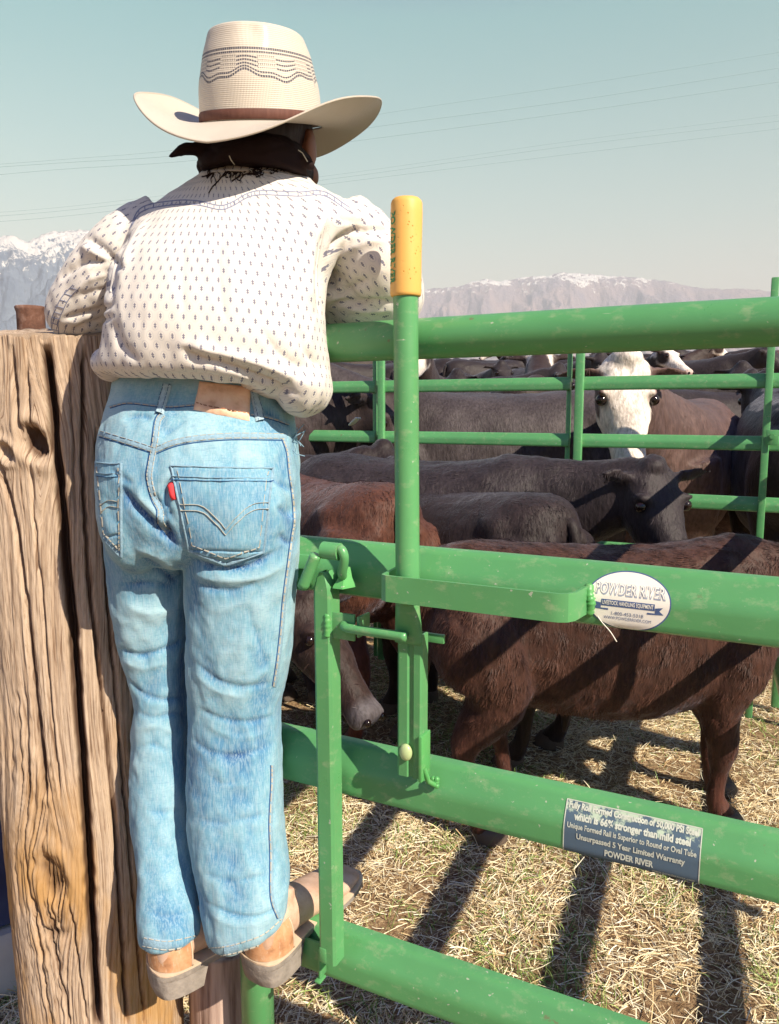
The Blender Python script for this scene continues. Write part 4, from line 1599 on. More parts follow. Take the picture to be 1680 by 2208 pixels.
def rows_loft(rows, n=64, k=5, p=2.3):
    """rows: (py, x_left, x_right, Y, depth_half, tilt) in picture units at distance Y"""
    Rw = spline([r if len(r) == 6 else (*r, 0.0) for r in rows], k)
    th = np.linspace(0, 2 * math.pi, n, endpoint=False)
    cx = np.sign(np.cos(th)) * np.abs(np.cos(th)) ** (2 / p)
    cy = np.sign(np.sin(th)) * np.abs(np.sin(th)) ** (2 / p)
    rings = []
    for py, xl, xr, Y, b, tl in Rw:
        xc, hx = (xl + xr) / 2, (xr - xl) / 2
        ring = []
        for a, c_ in zip(cx, cy):
            x = xc + hx * a
            z = at(x, py + tl * (x - xc), Y - b * .85)[2]
            dep = Y * CP - (z - EYE) * SP
            ring.append(np.array([(x - 840) / FPX * dep, Y + b * c_, z]))
        rings.append(ring)
    return loft(rings)


def ptube(pts, n=20, k=6, flat=1.0):
    """pts: (px, py, Y, radius m)"""
    P = spline([(*at(a, b, Y), r) for a, b, Y, r in pts], k)
    return tube(P[:, :3], P[:, 3], n, True, flat)


# ---- body (skin): one continuous surface
HEADC = at(560, 296, 1.145)
yaw = R(14)                     # head turned a little to the right
hx_ = np.array([math.cos(yaw), -math.sin(yaw), 0])
hy_ = np.array([math.sin(yaw), math.cos(yaw), 0])
hd_ax = [hx_, hy_, np.array([0, 0, 1.])]
bp = []
bp.append(ellipsoid(HEADC, .068, .088, .090, hd_ax, 28, 18))
bp.append(ellipsoid(HEADC + hy_ * .03 - UP * .06, .058, .062, .055, hd_ax, 20, 12))      # jaw
bp.append(ellipsoid(HEADC + hy_ * .094 - UP * .028, .012, .016, .014, hd_ax, 12, 8))     # nose
bp.append(ellipsoid(HEADC + hy_ * .088 - UP * .052, .020, .010, .007, hd_ax, 12, 8))     # lips
bp.append(ellipsoid(HEADC + hy_ * .078 - UP * .092, .020, .016, .014, hd_ax, 12, 8))     # chin
for s in (-1, 1):
    bp.append(ellipsoid(HEADC + hx_ * s * .076 - UP * .022 - hy_ * .004, .007, .017, .028, hd_ax, 12, 8))
    bp.append(ellipsoid(HEADC + hy_ * .070 + hx_ * s * .040 - UP * .035, .022, .022, .022, hd_ax, 12, 8))
bp.append(ptube([(560, 310, 1.14, .042), (555, 370, 1.12, .042), (550, 430, 1.10, .050)]))
bp.append(rows_loft([(400, 440, 680, 1.09, .05), (440, 350, 760, 1.08, .065), (500, 330, 700, 1.07, .075), (600, 290, 660, 1.05, .085), (720, 300, 630, 1.06, .070), (830, 310, 570, 1.08, .050), (930, 280, 590, 1.07, .065), (1080, 270, 600, 1.06, .07), (1180, 280, 600, 1.06, .055)], 40, 4))
RARM = [(755, 500, 1.085, .028), (805, 560, 1.08, .026), (842, 645, 1.095, .026), (800, 656, 1.115, .028), (700, 660, 1.155, .024), (610, 662, 1.185, .020)]
LARM = [(300, 520, 1.085, .026), (225, 585, 1.085, .024), (165, 668, 1.105, .023), (215, 686, 1.14, .022), (300, 684, 1.20, .021), (390, 676, 1.235, .020)]
bp.append(ptube(RARM))
bp.append(ptube(LARM))
bp.append(ptube([(330, 1150, 1.075, .045), (334, 1350, 1.105, .040), (352, 1560, 1.11, .034), (352, 1760, 1.10, .032), (366, 1960, 1.06, .026), (372, 2030, 1.05, .024)]))
bp.append(ptube([(520, 1150, 1.05, .055), (518, 1350, 1.06, .046), (505, 1560, 1.065, .036), (510, 1760, 1.06, .034), (535, 1940, 1.04, .026), (545, 2000, 1.04, .024)]))


def hand(wrist, d, palm_n, sgn):
    """wrist point, finger direction, palm normal (down), thumb side"""
    d = np.asarray(d, float) / np.linalg.norm(d)
    pn = np.asarray(palm_n, float)
    pn = pn - d * (pn @ d)
    pn /= np.linalg.norm(pn)
    s = np.cross(d, pn) * sgn
    out = [loft([sring(wrist + d * q, s, pn, a, b, 14, 2.6) for q, a, b in ((-.01, .017, .013), (.0, .019, .012), (.02, .026, .012), (.045, .029, .011), (.06, .027, .009))])]
    for j, (off, L) in enumerate(((-.021, .046), (-.007, .052), (.007, .048), (.020, .037))):
        b0 = wrist + d * (.052 - abs(off) * .15) + s * off
        P = [b0]
        dir_ = d + s * off * 3
        dir_ /= np.linalg.norm(dir_)
        for m, sl in enumerate((.42, .32, .26)):
            dir_ = dir_ + pn * (.22 + .18 * m)
            dir_ /= np.linalg.norm(dir_)
            P.append(P[-1] + dir_ * L * sl)
        out.append(tube(spline(P, 3), np.linspace(.0062, .0046, 10), 8))
    b0 = wrist + d * .012 - s * .020
    out.append(tube(spline([b0, b0 - s * .014 + d * .014 + pn * .004, b0 - s * .020 + d * .030 + pn * .010, b0 - s * .018 + d * .042 + pn * .015], 3), np.linspace(.0085, .0050, 10), 8))
    return out


wr, wl_ = at(606, 662, 1.187), at(395, 676, 1.237)
bp += hand(wr, (-.9, .3, -.05), (0.0, .15, -1), 1)
bp += hand(wl_, (.9, .25, -.1), (0.0, .15, -1), -1)
t = NT("skin", .5, .4)
f1 = t.noise(t.tc(), 40, 4)
t.color(t.mix(f1, (.17, .07, .042), (.23, .10, .06)))
t.b.inputs['Subsurface Weight'].default_value = .06
t.b.inputs['Subsurface Radius'].default_value = (.01, .004, .002)
SKIN = t.m
V, F, E = voxel_union(bp, .0042, 2)
link("body", V, F, SKIN, person)
# eyes and brows on the far side of the head, hidden from here
for s in (-1, 1):
    link("eye", *ellipsoid(HEADC + hy_ * .083 + hx_ * s * .028 - UP * .004, .011, .008, .008, hd_ax, 14, 10), EYE_M, person)

# hair
t = NT("dark_hair", .55, .4)
hn = t.noise(t.mapping(t.tc(), (160, 160, 14)), 1, 4)
t.color(t.mix(hn, (.008, .003, .003), (.028, .010, .008)))
t.normal(t.bump(hn, .8, .002))
HAIR = t.m
hp_ = [ellipsoid(HEADC - hy_ * .006 + UP * .004, .0735, .090, .092, hd_ax, 32, 20), ellipsoid(HEADC - hy_ * .030 - UP * .045, .066, .056, .062, hd_ax, 24, 14)]
V, F, E = voxel_union(hp_, .004, 2)
hc_ = V - HEADC
keep = (hc_ @ hy_) < .030 + .25 * np.clip(hc_[:, 2], 0, 1)
V = V + vnormals(V, F) * (.002 * fbm(V * np.array([120, 120, 20]), 3))[:, None]
Fk = F[keep[F].all(1)]
us, inv = np.unique(Fk, return_inverse=True)
hair = link("hair", V[us], inv.reshape(-1, 4), HAIR, person)

# ---- shirt
tors = [(346, 462, 642, 1.122, .046, .0), (360, 444, 658, 1.118, .054, .0), (374, 418, 680, 1.112, .062, .02), (396, 385, 722, 1.10, .073, .03), (424, 342, 778, 1.088, .080, .03), (458, 300, 802, 1.075, .086, .0), (505, 276, 742, 1.058, .094), (560, 250, 706, 1.042, .100),
        (640, 237, 697, 1.030, .104), (700, 236, 698, 1.028, .107), (740, 232, 703, 1.030, .108, .02), (775, 222, 707, 1.036, .108, .04), (796, 219, 708, 1.040, .107, .06), (810, 226, 706, 1.044, .104, .07), (818, 246, 696, 1.048, .098, .07), (820, 272, 676, 1.05, .090, .07), (812, 300, 650, 1.055, .080, .06)]
sp = [rows_loft(tors, 96, 6, 2.25)]
# blousing at the two lower corners
sp.append(ellipsoid(at(655, 832, 1.030), .036, .070, .038, None, 24, 14))
sp.append(ellipsoid(at(600, 815, 1.02), .050, .070, .024, None, 24, 14))
sp.append(ellipsoid(at(246, 786, 1.045), .022, .055, .022, None, 24, 14))
RS = [(735, 486, 1.088, .044), (785, 528, 1.082, .046), (828, 585, 1.082, .046), (856, 645, 1.094, .038), (835, 660, 1.105, .037), (780, 655, 1.125, .039), (700, 655, 1.160, .034), (640, 660, 1.178, .028)]
LS = [(352, 482, 1.092, .040), (290, 516, 1.086, .041), (222, 580, 1.086, .038), (168, 652, 1.10, .035), (160, 680, 1.115, .034), (220, 684, 1.150, .036), (300, 682, 1.20, .031), (370, 676, 1.228, .027)]
sp.append(ptube(RS, 40, 8))
sp.append(ptube(LS, 40, 8))
# sleeve slack
sp.append(ellipsoid(at(745, 640, 1.115), .045, .035, .022, None, 24, 14))
sp.append(ellipsoid(at(770, 610, 1.110), .040, .034, .030, None, 24, 14))
sp.append(ellipsoid(at(190, 650, 1.105), .030, .036, .036, None, 24, 14))
V, F, E = voxel_union(sp, .0030, 7)
N = vnormals(V, F)
if np.mean(N[:, 1] * (V[:, 1] - 1.06)) < 0:
    N = -N
print("shirt verts", len(V))
Px = to_px(V)
q = V * np.array([1, 1, 1])
lowf = fbm(q * 14 + 2, 3)
rid = 1 - np.abs(fbm(q * np.array([30, 20, 13]) + 8, 3)) * 2.4
# more crumpling on the sleeves and at the waist, smoother over the back
back = np.clip(1 - np.abs(Px[:, 0] - 470) / 235, 0, 1) * np.clip((760 - Px[:, 1]) / 100, 0, 1) * np.clip((Px[:, 1] - 400) / 60, 0, 1)
amt = 1 - .80 * np.clip(back * 2.2, 0, 1)
V = V + N * ((.0030 * lowf + .0032 * np.clip(rid, -1, 1)) * amt + .0016 * fbm(q * np.array([26, 26, 7]) + 40, 2) * (1 - amt))[:, None]
FO = [([(284, 500), (268, 525), (252, 560), (240, 610), (236, 660)], 9, -.007), ([(318, 470), (292, 515), (270, 560), (258, 620)], 16, .004),
      ([(708, 478), (694, 530), (686, 590), (690, 650), (698, 700)], 9, -.008), ([(690, 470), (676, 530), (668, 600), (672, 680)], 16, .0045),
      ([(384, 748), (430, 772), (500, 792), (580, 822), (660, 862)], 15, -.009), ([(380, 735), (440, 752), (520, 772), (600, 800), (680, 840)], 16, .0065),
      ([(300, 800), (360, 812), (430, 808), (520, 826)], 9, -.004), ([(440, 780), (520, 806), (590, 836)], 8, .003), ([(470, 812), (540, 838), (600, 866)], 7, -.004),
      ([(478, 500), (470, 560), (476, 640), (488, 700)], 8, -.0020), ([(500, 480), (498, 560), (506, 660)], 9, .0016), ([(604, 480), (600, 560), (612, 680)], 8, -.0018), ([(560, 460), (548, 520), (556, 600)], 7, -.0014), ([(400, 500), (392, 600), (398, 700)], 9, -.0014),
      ([(240, 690), (258, 740), (300, 785)], 12, -.006), ([(640, 700), (660, 760), (700, 800)], 10, -.004), ([(560, 700), (600, 760), (660, 800)], 9, -.0025),
      ([(705, 560), (730, 520), (770, 498), (820, 492), (850, 500)], 9, -.009), ([(700, 590), (740, 548), (790, 524), (850, 520)], 11, .005), ([(720, 470), (770, 478), (820, 474)], 8, -.003),
      ([(700, 668), (740, 652), (790, 650), (860, 652)], 7, -.008), ([(715, 640), (760, 618), (800, 600)], 9, -.005), ([(740, 662), (790, 672), (850, 668)], 7, .004), ([(716, 590), (722, 620), (735, 650)], 8, -.004),
      ([(180, 510), (215, 530), (250, 565), (262, 585)], 9, -.006), ([(170, 530), (205, 546), (240, 580)], 10, .005), ([(128, 605), (165, 572), (205, 562), (240, 572)], 8, -.008), ([(150, 640), (190, 604), (238, 590)], 8, .003),
      ([(128, 692), (170, 678), (215, 668), (250, 650)], 6, -.007), ([(150, 715), (200, 696), (250, 680)], 6, -.006), ([(165, 640), (200, 630), (240, 622)], 8, -.003)]
for line, w, a in FO:
    V = fold(V, N, line, w, a)
V = laplace(V, E, 1)
N = vnormals(V, F)
if np.mean(N[:, 1] * (V[:, 1] - 1.06)) < 0:
    N = -N


def seg_uv(V, pts, k=6):
    P = spline([(*at(a, b, Y), r) for a, b, Y, r in pts], k)
    C, r = P[:, :3], P[:, 3]
    best = np.full(len(V), 9.0)
    u = np.zeros(len(V))
    v = np.zeros(len(V))
    T, A, B = frames(C)
    L = np.concatenate([[0], np.cumsum(np.linalg.norm(np.diff(C, axis=0), axis=1))])
    for i in range(len(C) - 1):
        ab = C[i + 1] - C[i]
        t_ = np.clip((V - C[i]) @ ab / (ab @ ab), 0, 1)
        d = V - (C[i] + t_[:, None] * ab)
        dd = np.linalg.norm(d, axis=1)
        m = dd < best
        best[m] = dd[m]
        ang = np.arctan2(d @ B[i], d @ A[i])
        u[m] = ang[m] * .042
        v[m] = L[i] + t_[m] * (L[i + 1] - L[i])
    return best, u, v


Px = to_px(V)
isR = (Px[:, 0] > np.interp(Px[:, 1], [380, 440, 480, 540, 600, 660, 720], [900, 770, 712, 698, 690, 694, 900]))
isL = (Px[:, 0] < np.interp(Px[:, 1], [380, 440, 480, 540, 600, 660, 735, 740], [100, 300, 292, 262, 243, 238, 200, 100]))
axc = np.array([at(470, 600, 1.05)[0], 1.05])
th_ = np.arctan2(V[:, 0] - axc[0], -(V[:, 1] - axc[1]) + .03)
uv = np.stack([th_ * .150, V[:, 2] + .05 * V[:, 0]], 1)
for mask, pts in ((isR, RS), (isL, LS)):
    b_, u_, v_ = seg_uv(V, pts)
    uv[mask, 0] = u_[mask]
    uv[mask, 1] = -v_[mask]
t = NT("printed_cotton", .85, .15)
uvn = t.attr("cloth_uv")
x_, y_, _z = t.xyz(uvn)


def motif(ox, oy):
    px_ = t.math('FRACT', t.math('ADD', t.math('DIVIDE', x_, .0128), ox + 40))
    py_ = t.math('FRACT', t.math('ADD', t.math('DIVIDE', y_, .0225), oy + 40))
    dx = t.math('SUBTRACT', px_, .5)
    dy = t.math('SUBTRACT', py_, .5)
    dx = t.math('ABSOLUTE', t.math('MULTIPLY', dx, 12.8))     # mm
    dy = t.math('ABSOLUTE', t.math('MULTIPLY', dy, 22.5))
    bar = t.math('MULTIPLY', t.math('LESS_THAN', dx, .62), t.math('LESS_THAN', dy, 3.2))
    cr = t.math('MULTIPLY', t.math('LESS_THAN', dx, 1.6), t.math('LESS_THAN', t.math('ABSOLUTE', t.math('SUBTRACT', dy, 1.1)), .6))
    m = t.math('MAXIMUM', bar, cr)
    el_ = t.math('SQRT', t.math('ADD', t.math('POWER', t.math('DIVIDE', dx, 3.6), 2.0), t.math('POWER', t.math('DIVIDE', dy, 5.2), 2.0)))
    ring_ = t.math('LESS_THAN', t.math('ABSOLUTE', t.math('SUBTRACT', el_, 1.0)), .09)
    return m, ring_


m1, r1_ = motif(0, 0)
m2, r2_ = motif(.5, .5)
m = t.math('MAXIMUM', m1, m2)
rg_ = t.math('MAXIMUM', r1_, r2_)
wv = t.noise(t.mapping(t.tc(), (1, 1, 1)), 900, 2)
base_ = t.mix(t.noise(t.tc(), 6, 3), (.64, .60, .56), (.70, .66, .61))
c = t.mix(t.math('MULTIPLY', rg_, .30), base_, (.30, .30, .36))
c = t.mix(t.math('MULTIPLY', m, .78), c, (.045, .055, .14))
t.color(c)
t.normal(t.bump(wv, .12, .0006))
t.b.inputs['Sheen Weight'].default_value = .1
SHIRT = t.m
shirt = link("shirt", V, F, SHIRT, person)
ad = shirt.data.attributes.new("cloth_uv", 'FLOAT_VECTOR', 'POINT')
ad.data.foreach_set("vector", np.concatenate([uv, np.zeros((len(V), 1))], 1).astype(np.float32).ravel())
shirt_bvh = BVHTree.FromPolygons([tuple(v) for v in V], [tuple(int(i) for i in f) for f in F])


def cast(bvh, px, py):
    d = Vector(ray(px, py)).normalized()
    h_, n_, i_, dist = bvh.ray_cast(Vector(CAM), d)
    if h_ is None:
        return None
    if n_.dot(d) > 0:
        n_ = -n_
    return np.array(h_), np.array(n_)


def ribbon(bvh, line, width, lift=.001, thick=True, k=8, closed=False, dash=None, nx=2):
    """strip sewn on the cloth under a line; width in picture units, lift in metres"""
    ln = spline(line, k)
    T = np.gradient(ln, axis=0)
    T /= np.linalg.norm(T, axis=1)[:, None] + 1e-9
    Nn = np.stack([-T[:, 1], T[:, 0]], 1)
    V, F = [], []
    prev = None
    for i in range(len(ln)):
        row = []
        for s in np.linspace(-1, 1, nx + 1):
            hit = cast(bvh, *(ln[i] + Nn[i] * s * width / 2))
            if hit is None:
                row = None
                break
            edge = 0 if abs(s) > .95 else 1
            row.append(hit[0] + hit[1] * (lift * (1 if edge else .15)))
        if row is None:
            prev = None
            continue
        b = len(V)
        V += row
        if prev is not None and (dash is None or i % dash[0] < dash[1]):
            for j in range(nx):
                F.append((prev + j, prev + j + 1, b + j + 1, b + j))
        prev = b
    return np.array(V) if V else np.zeros((0, 3)), F


def sew(bvh, name, lines, width, lift, mat, parent, **kw):
    mb = MB()
    for ln in lines:
        V, F = ribbon(bvh, ln, width, lift, **kw)
        if len(V):
            mb.add(V, F)
    if mb.n:
        return mb.link(name, mat, parent)


def band(bvh, name, line, width, lift, mat, parent, **kw):
    V, F = ribbon(bvh, line, width, lift, **kw)
    if len(V) and F:
        return link(name, V, F, mat, parent)


SEAM = plain("shirt_seam_thread", (.24, .26, .36), .8, .2, .3, 300)
yoke = [(280, 492), (305, 448), (371, 433), (425, 433), (474, 443), (502, 435), (534, 417), (567, 411), (643, 414), (698, 413), (752, 446)]
for dy in (0, 9):
    band(shirt_bvh, "seam", [(a, b + dy) for a, b in yoke], 2.6, .0009, SEAM, shirt, k=8)
# ladder stitches between the two rows
ys = spline(yoke, 7)
mb = MB()
for i in range(2, len(ys) - 2, 2):
    V_, F_ = ribbon(shirt_bvh, [ys[i], ys[i] + (0, 5), ys[i] + (1, 10)], 2.0, .0009, k=2)
    if len(V_):
        mb.add(V_, F_)
mb.link("stitching", SEAM, shirt)
pl = [(158, 614), (134, 640), (120, 667), (111, 690), (112, 716)]
for dx in (0, 15):
    band(shirt_bvh, "seam", [(a + dx, b + dx * .3) for a, b in pl], 2.2, .0007, SEAM, shirt, k=8)
mb = MB()
ys = spline(pl, 4)
for i in range(1, len(ys) - 1, 2):
    V_, F_ = ribbon(shirt_bvh, [ys[i], ys[i] + (7, 2), ys[i] + (14, 4)], 1.8, .0008, k=2)
    if len(V_):
        mb.add(V_, F_)
mb.link("stitching", SEAM, shirt)
# armhole seams as raised piping of the same cloth
PLAINW = plain("white_cotton", (.62, .585, .55), .85, .15, .04, 60)
for ln in ([(708, 470), (696, 520), (687, 580), (690, 640)], [(296, 474), (270, 520), (248, 575), (239, 630)]):
    band(shirt_bvh, "seam", ln, 5, .0016, PLAINW, shirt, k=8)
# collar band standing round the neck
col = rows_loft([(338, 472, 628, 1.124, .046, .02), (352, 452, 650, 1.118, .054, .02), (366, 430, 668, 1.112, .061, .03), (373, 422, 678, 1.108, .064, .03)], 64, 5, 2.1)
V, F = col
cl_ = link("collar", V, F, SHIRT, shirt)
ad = cl_.data.attributes.new("cloth_uv", 'FLOAT_VECTOR', 'POINT')
ad.data.foreach_set("vector", np.stack([V[:, 0] * 1.2 + .004, V[:, 2], V[:, 0] * 0], 1).astype(np.float32).ravel())

# ---- neckerchief
KER = plain("black_neckerchief", (.014, .006, .006), .8, .2, .2, 60, .3)
kp = [rows_loft([(288, 462, 652, 1.122, .060, .0), (302, 446, 670, 1.118, .074, .0), (322, 432, 678, 1.112, .080, .02), (342, 428, 676, 1.108, .080, .03), (356, 436, 668, 1.106, .076, .05), (362, 470, 640, 1.106, .06, .05)], 56, 5, 2.1)]
kp.append(ptube([(452, 322, 1.085, .016), (425, 322, 1.07, .0135), (402, 322, 1.062, .012), (382, 329, 1.055, .010), (368, 336, 1.05, .007), (360, 337, 1.048, .003)], 16, 5, .55))
kp.append(ellipsoid(at(440, 324, 1.072), .014, .012, .012, None, 16, 10))
kp.append(ptube([(655, 345, 1.07, .010), (668, 356, 1.068, .008), (672, 366, 1.068, .003)], 12, 4, .6))
V, F, E = voxel_union(kp, .0028, 3)
Nk = vnormals(V, F)
V = V + Nk * (.0045 * fbm(V * np.array([30, 30, 60]), 4) - .002 * np.clip(1 - np.abs(fbm(V * np.array([20, 20, 55]) + 5, 2)) * 6, 0, 1))[:, None]
ker = link("neckerchief", V, F, KER, person)
ker_bvh = BVHTree.FromPolygons([tuple(v) for v in V], [tuple(int(i) for i in f) for f in F])
# bits of hay caught on it
for ln in ([(640, 326), (650, 334), (664, 350)], [(506, 350), (500, 342), (497, 336)]):
    P_ = [cast(ker_bvh, *p_) for p_ in ln]
    P_ = [p_[0] + p_[1] * .003 for p_ in P_ if p_ is not None]
    if len(P_) >= 2:
        link("hay_bit", *tube(P_, .0006, 6), plain("pale_hay", (.62, .60, .50), .7, .2, .1) if "pale_hay" not in bpy.data.materials else bpy.data.materials["pale_hay"], ker)
# thin dark strands added on the collar, standing in for the straw fringe's shadow
FRINGE_SHADE = HAIR
mb = MB()
rr = np.random.default_rng(5)
for k in range(46):
    x0, y0 = rr.uniform(452, 612), rr.uniform(358, 372)
    pts_ = [(x0, y0)]
    for j in range(3):
        pts_.append((pts_[-1][0] + rr.normal(0, 7), pts_[-1][1] + rr.uniform(1, 8) * (1.4 if x0 < 530 else .8)))
    V_, F_ = ribbon(shirt_bvh, pts_, 1.7, .0016, k=3)
    if len(V_):
        mb.add(V_, F_)
for ln in ([(486, 372), (470, 392), (458, 404), (450, 418)], [(520, 372), (514, 382), (500, 392)], [(560, 372), (575, 366), (600, 372)]):
    V_, F_ = ribbon(shirt_bvh, ln, 2.2, .0016, k=3)
    if len(V_):
        mb.add(V_, F_)
mb.link("fringe_shadow_strands", FRINGE_SHADE, person)

# ---- hat
HC = at(566, 270, 1.125)              # centre of the crown base
pitch_b, roll_, hyaw = R(15), R(2.5), R(12)
ry_ = np.array([[math.cos(hyaw), -math.sin(hyaw), 0], [math.sin(hyaw), math.cos(hyaw), 0], [0, 0, 1.]])
fwd = np.array([math.sin(hyaw), math.cos(hyaw), 0.])
rgt = np.array([math.cos(hyaw), -math.sin(hyaw), 0.])
hup = UP * math.cos(pitch_b) - fwd * math.sin(pitch_b)
hf = fwd * math.cos(pitch_b) + UP * math.sin(pitch_b)
hr2 = rgt * math.cos(roll_) - hup * math.sin(roll_)
hu2 = hup * math.cos(roll_) + rgt * math.sin(roll_)
HAX = np.stack([hr2, hf, hu2])


def hat_pt(x, y, z):
    return HC + x * HAX[0] + y * HAX[1] + z * HAX[2]


t = NT("woven_straw", .55, .35)
uvn = t.attr("hat_uv")
u_, v_, w_ = t.xyz(uvn)
wa = t.math('SINE', t.math('MULTIPLY', t.math('ADD', u_, v_), 1450.0))
wb_ = t.math('SINE', t.math('MULTIPLY', t.math('SUBTRACT', u_, v_), 1450.0))
weave = t.math('MULTIPLY', wa, wb_)
hole = t.ramp(weave, [(.55, 0), (.8, 1)])
c = t.mix(t.noise(t.tc(), 18, 4), (.56, .50, .42), (.63, .57, .48))
c = t.mix(t.math('MULTIPLY', hole, .60), c, (.25, .18, .13))
# dark woven band high on the crown: w = 1 on the crown, v = height
cell = t.math('FRACT', t.math('MULTIPLY', u_, 9.0))
wave = t.math('MULTIPLY', t.math('SINE', t.math('MULTIPLY', u_, 62.0)), .0028)
wave2 = t.math('MULTIPLY', t.math('SINE', t.math('MULTIPLY', u_, 150.0)), .0012)
dash = t.math('GREATER_THAN', t.math('FRACT', t.math('MULTIPLY', u_, 270.0)), .22)
dark = None
blk = t.math('GREATER_THAN', t.math('SINE', t.math('MULTIPLY', u_, 105.0)), -.15)
for h0, wob, thk, gate_ in ((.0765, 0, .0013, None), (.0725, 0, .0010, None), (.0665, .4, .0010, 'b'), (.0620, .6, .0010, 'b'), (.0575, .8, .0010, 'b'), (.0520, 1.4, .0010, None), (.0480, 1.6, .0013, None)):
    lv = t.math('ADD', h0, t.math('ADD', t.math('MULTIPLY', wave, wob), t.math('MULTIPLY', wave2, wob)))
    ln_ = t.math('LESS_THAN', t.math('ABSOLUTE', t.math('SUBTRACT', v_, lv)), thk)
    ln_ = t.math('MULTIPLY', ln_, dash)
    if gate_:
        ln_ = t.math('MULTIPLY', ln_, blk)
    dark = ln_ if dark is None else t.math('MAXIMUM', dark, ln_)
# short upright ticks between the blocks
tick = t.math('MULTIPLY', t.math('GREATER_THAN', t.math('FRACT', t.math('MULTIPLY', u_, 330.0)), .6), t.math('GREATER_THAN', t.math('FRACT', t.math('MULTIPLY', v_, 230.0)), .45))
tick = t.math('MULTIPLY', tick, t.math('SUBTRACT', 1.0, blk))
tick = t.math('MULTIPLY', tick, t.math('MULTIPLY', t.math('GREATER_THAN', v_, .055), t.math('LESS_THAN', v_, .070)))
dark = t.math('MAXIMUM', dark, t.math('MULTIPLY', tick, .7))
dark = t.math('MULTIPLY', dark, w_)
c = t.mix(t.math('MULTIPLY', dark, .92), c, (.018, .022, .055))
t.color(c)
t.normal(t.bump(weave, .35, .0012))
t.b.inputs['Coat Weight'].default_value = .12
t.b.inputs['Coat Roughness'].default_value = .25
STRAWHAT = t.m


def set_uv(o, arr):
    a_ = o.data.attributes.new("hat_uv", 'FLOAT_VECTOR', 'POINT')
    a_.data.foreach_set("vector", np.asarray(arr, dtype=np.float32).ravel())


nC, nH = 144, 46
CA, CB = .0790, .0965
prof_h = [(0, 1.0), (.02, .992), (.043, .972), (.060, .925), (.078, .872), (.092, .812), (.100, .778), (.1045, .75), (.1063, .70), (.1068, .60), (.105, .33), (.103, .16), (.102, .02)]
pr_ = spline(prof_h, 5)
Vc, uvc, rings = [], [], []
for h_, s_ in pr_:
    ring = []
    for i in range(nC):
        a = 2 * math.pi * i / nC
        x, y = CA * s_ * math.cos(a), CB * s_ * math.sin(a)
        kk = h_ / .125
        # front pinch, top crease along the middle
        x *= 1 - .16 * kk * max(0, math.sin(a)) ** 2
        y *= 1 - .03 * kk
        z = h_ + .006 * kk * max(0, -math.sin(a)) * (s_ > .5)
        cr = math.exp(-(x / .022) ** 2) * .012 * max(0, min(1, (h_ - .088) / .02)) * (max(0, min(1, (math.sin(a) + .75) * 1.2)))
        side_d = math.exp(-((abs(x) - .050) / .018) ** 2) * math.exp(-((y - .03) / .03) ** 2) * .008 * max(0, min(1, (h_ - .085) / .03))
        z -= cr + side_d
        # small dent at the back
        dn = math.exp(-((a - math.pi * 1.60) / .16) ** 2 - ((h_ - .096) / .012) ** 2) * .0035
        y += dn
        x += .0010 * math.sin(3 * a + 9 * h_)
        ring.append(hat_pt(x, y, z))
        uvc.append((a * .088, h_, 1.0))
    rings.append(ring)
V, F = loft(rings, False)
hat = link("hat", V, F, STRAWHAT, person)
set_uv(hat, uvc)
# brim
bv, buv, rings = [], [], []
nB = 26
for thick in (0, 1):
    for j in (range(nB + 1) if thick == 0 else range(nB, -1, -1)):
        f = j / nB
        ring = []
        for i in range(nC):
            a = 2 * math.pi * i / nC
            ca, sa = math.cos(a), math.sin(a)
            # outer edge: x +-.163, y +-.185
            ox, oy = (.170 if ca > 0 else .162) * ca, .190 * sa
            ix, iy = CA * ca, CB * sa
            x, y = ix + (ox - ix) * f, iy + (oy - iy) * f
            g = f ** 1.5
            sidec = abs(ca) ** 1.35
            lift_ = (.030 if ca > 0 else .044) * sidec * f ** 1.6
            drop = (-.029 if sa < 0 else -.034) * (abs(sa) ** 3.0) * f ** 1.15
            z = lift_ + drop + .0012 * math.sin(7 * a) * f
            x -= ca * .010 * ca * ca * f ** 3
            z += -.0022 * thick - .0005
            ring.append(hat_pt(x, y, z))
            buv.append((a * (.088 + .09 * f), f * .09, 0.0))
        rings.append(ring)
V, F = loft(rings, False)
n_ = nC
e_ = (len(rings) - 1) * n_
F += [(e_ + i, e_ + (i + 1) % n_, (i + 1) % n_, i) for i in range(n_)]
brim = link("hat_brim", V, F, STRAWHAT, hat)
set_uv(brim, buv)
# woven edge of the brim
ed = []
for i in range(nC + 1):
    a = 2 * math.pi * i / nC
    ca, sa = math.cos(a), math.sin(a)
    x, y = (.170 if ca > 0 else .162) * ca - ca * .010 * ca * ca, .190 * sa
    z = (.030 if ca > 0 else .044) * abs(ca) ** 1.35 + (-.029 if sa < 0 else -.034) * abs(sa) ** 3.0 + .0012 * math.sin(7 * a) - .0014
    ed.append(hat_pt(x, y, z))
V, F = tube(ed, .0014, 8, False)
eo = link("brim_edge", V, F, STRAWHAT, brim)
set_uv(eo, [(i * .004, 0, 0) for i in range(len(V))])
# ribbon round the base of the crown
t = NT("brown_hat_ribbon", .7, .3)
rb_ = t.noise(t.mapping(t.tc(), (260, 260, 20)), 1, 3)
t.color(t.mix(rb_, (.075, .028, .020), (.17, .075, .055)))
t.normal(t.bump(rb_, .4, .001))
rings = []
for h_, o_ in ((.0005, .0012), (.001, .0020), (.010, .0018), (.0125, .0006)):
    rings.append([hat_pt((CA * (1 - .15 * h_) + o_) * math.cos(a), (CB * (1 - .15 * h_) + o_) * math.sin(a), h_ + .0003) for a in np.linspace(0, 2 * math.pi, 120, endpoint=False)])
link("hat_band", *loft(rings, False), t.m, hat)

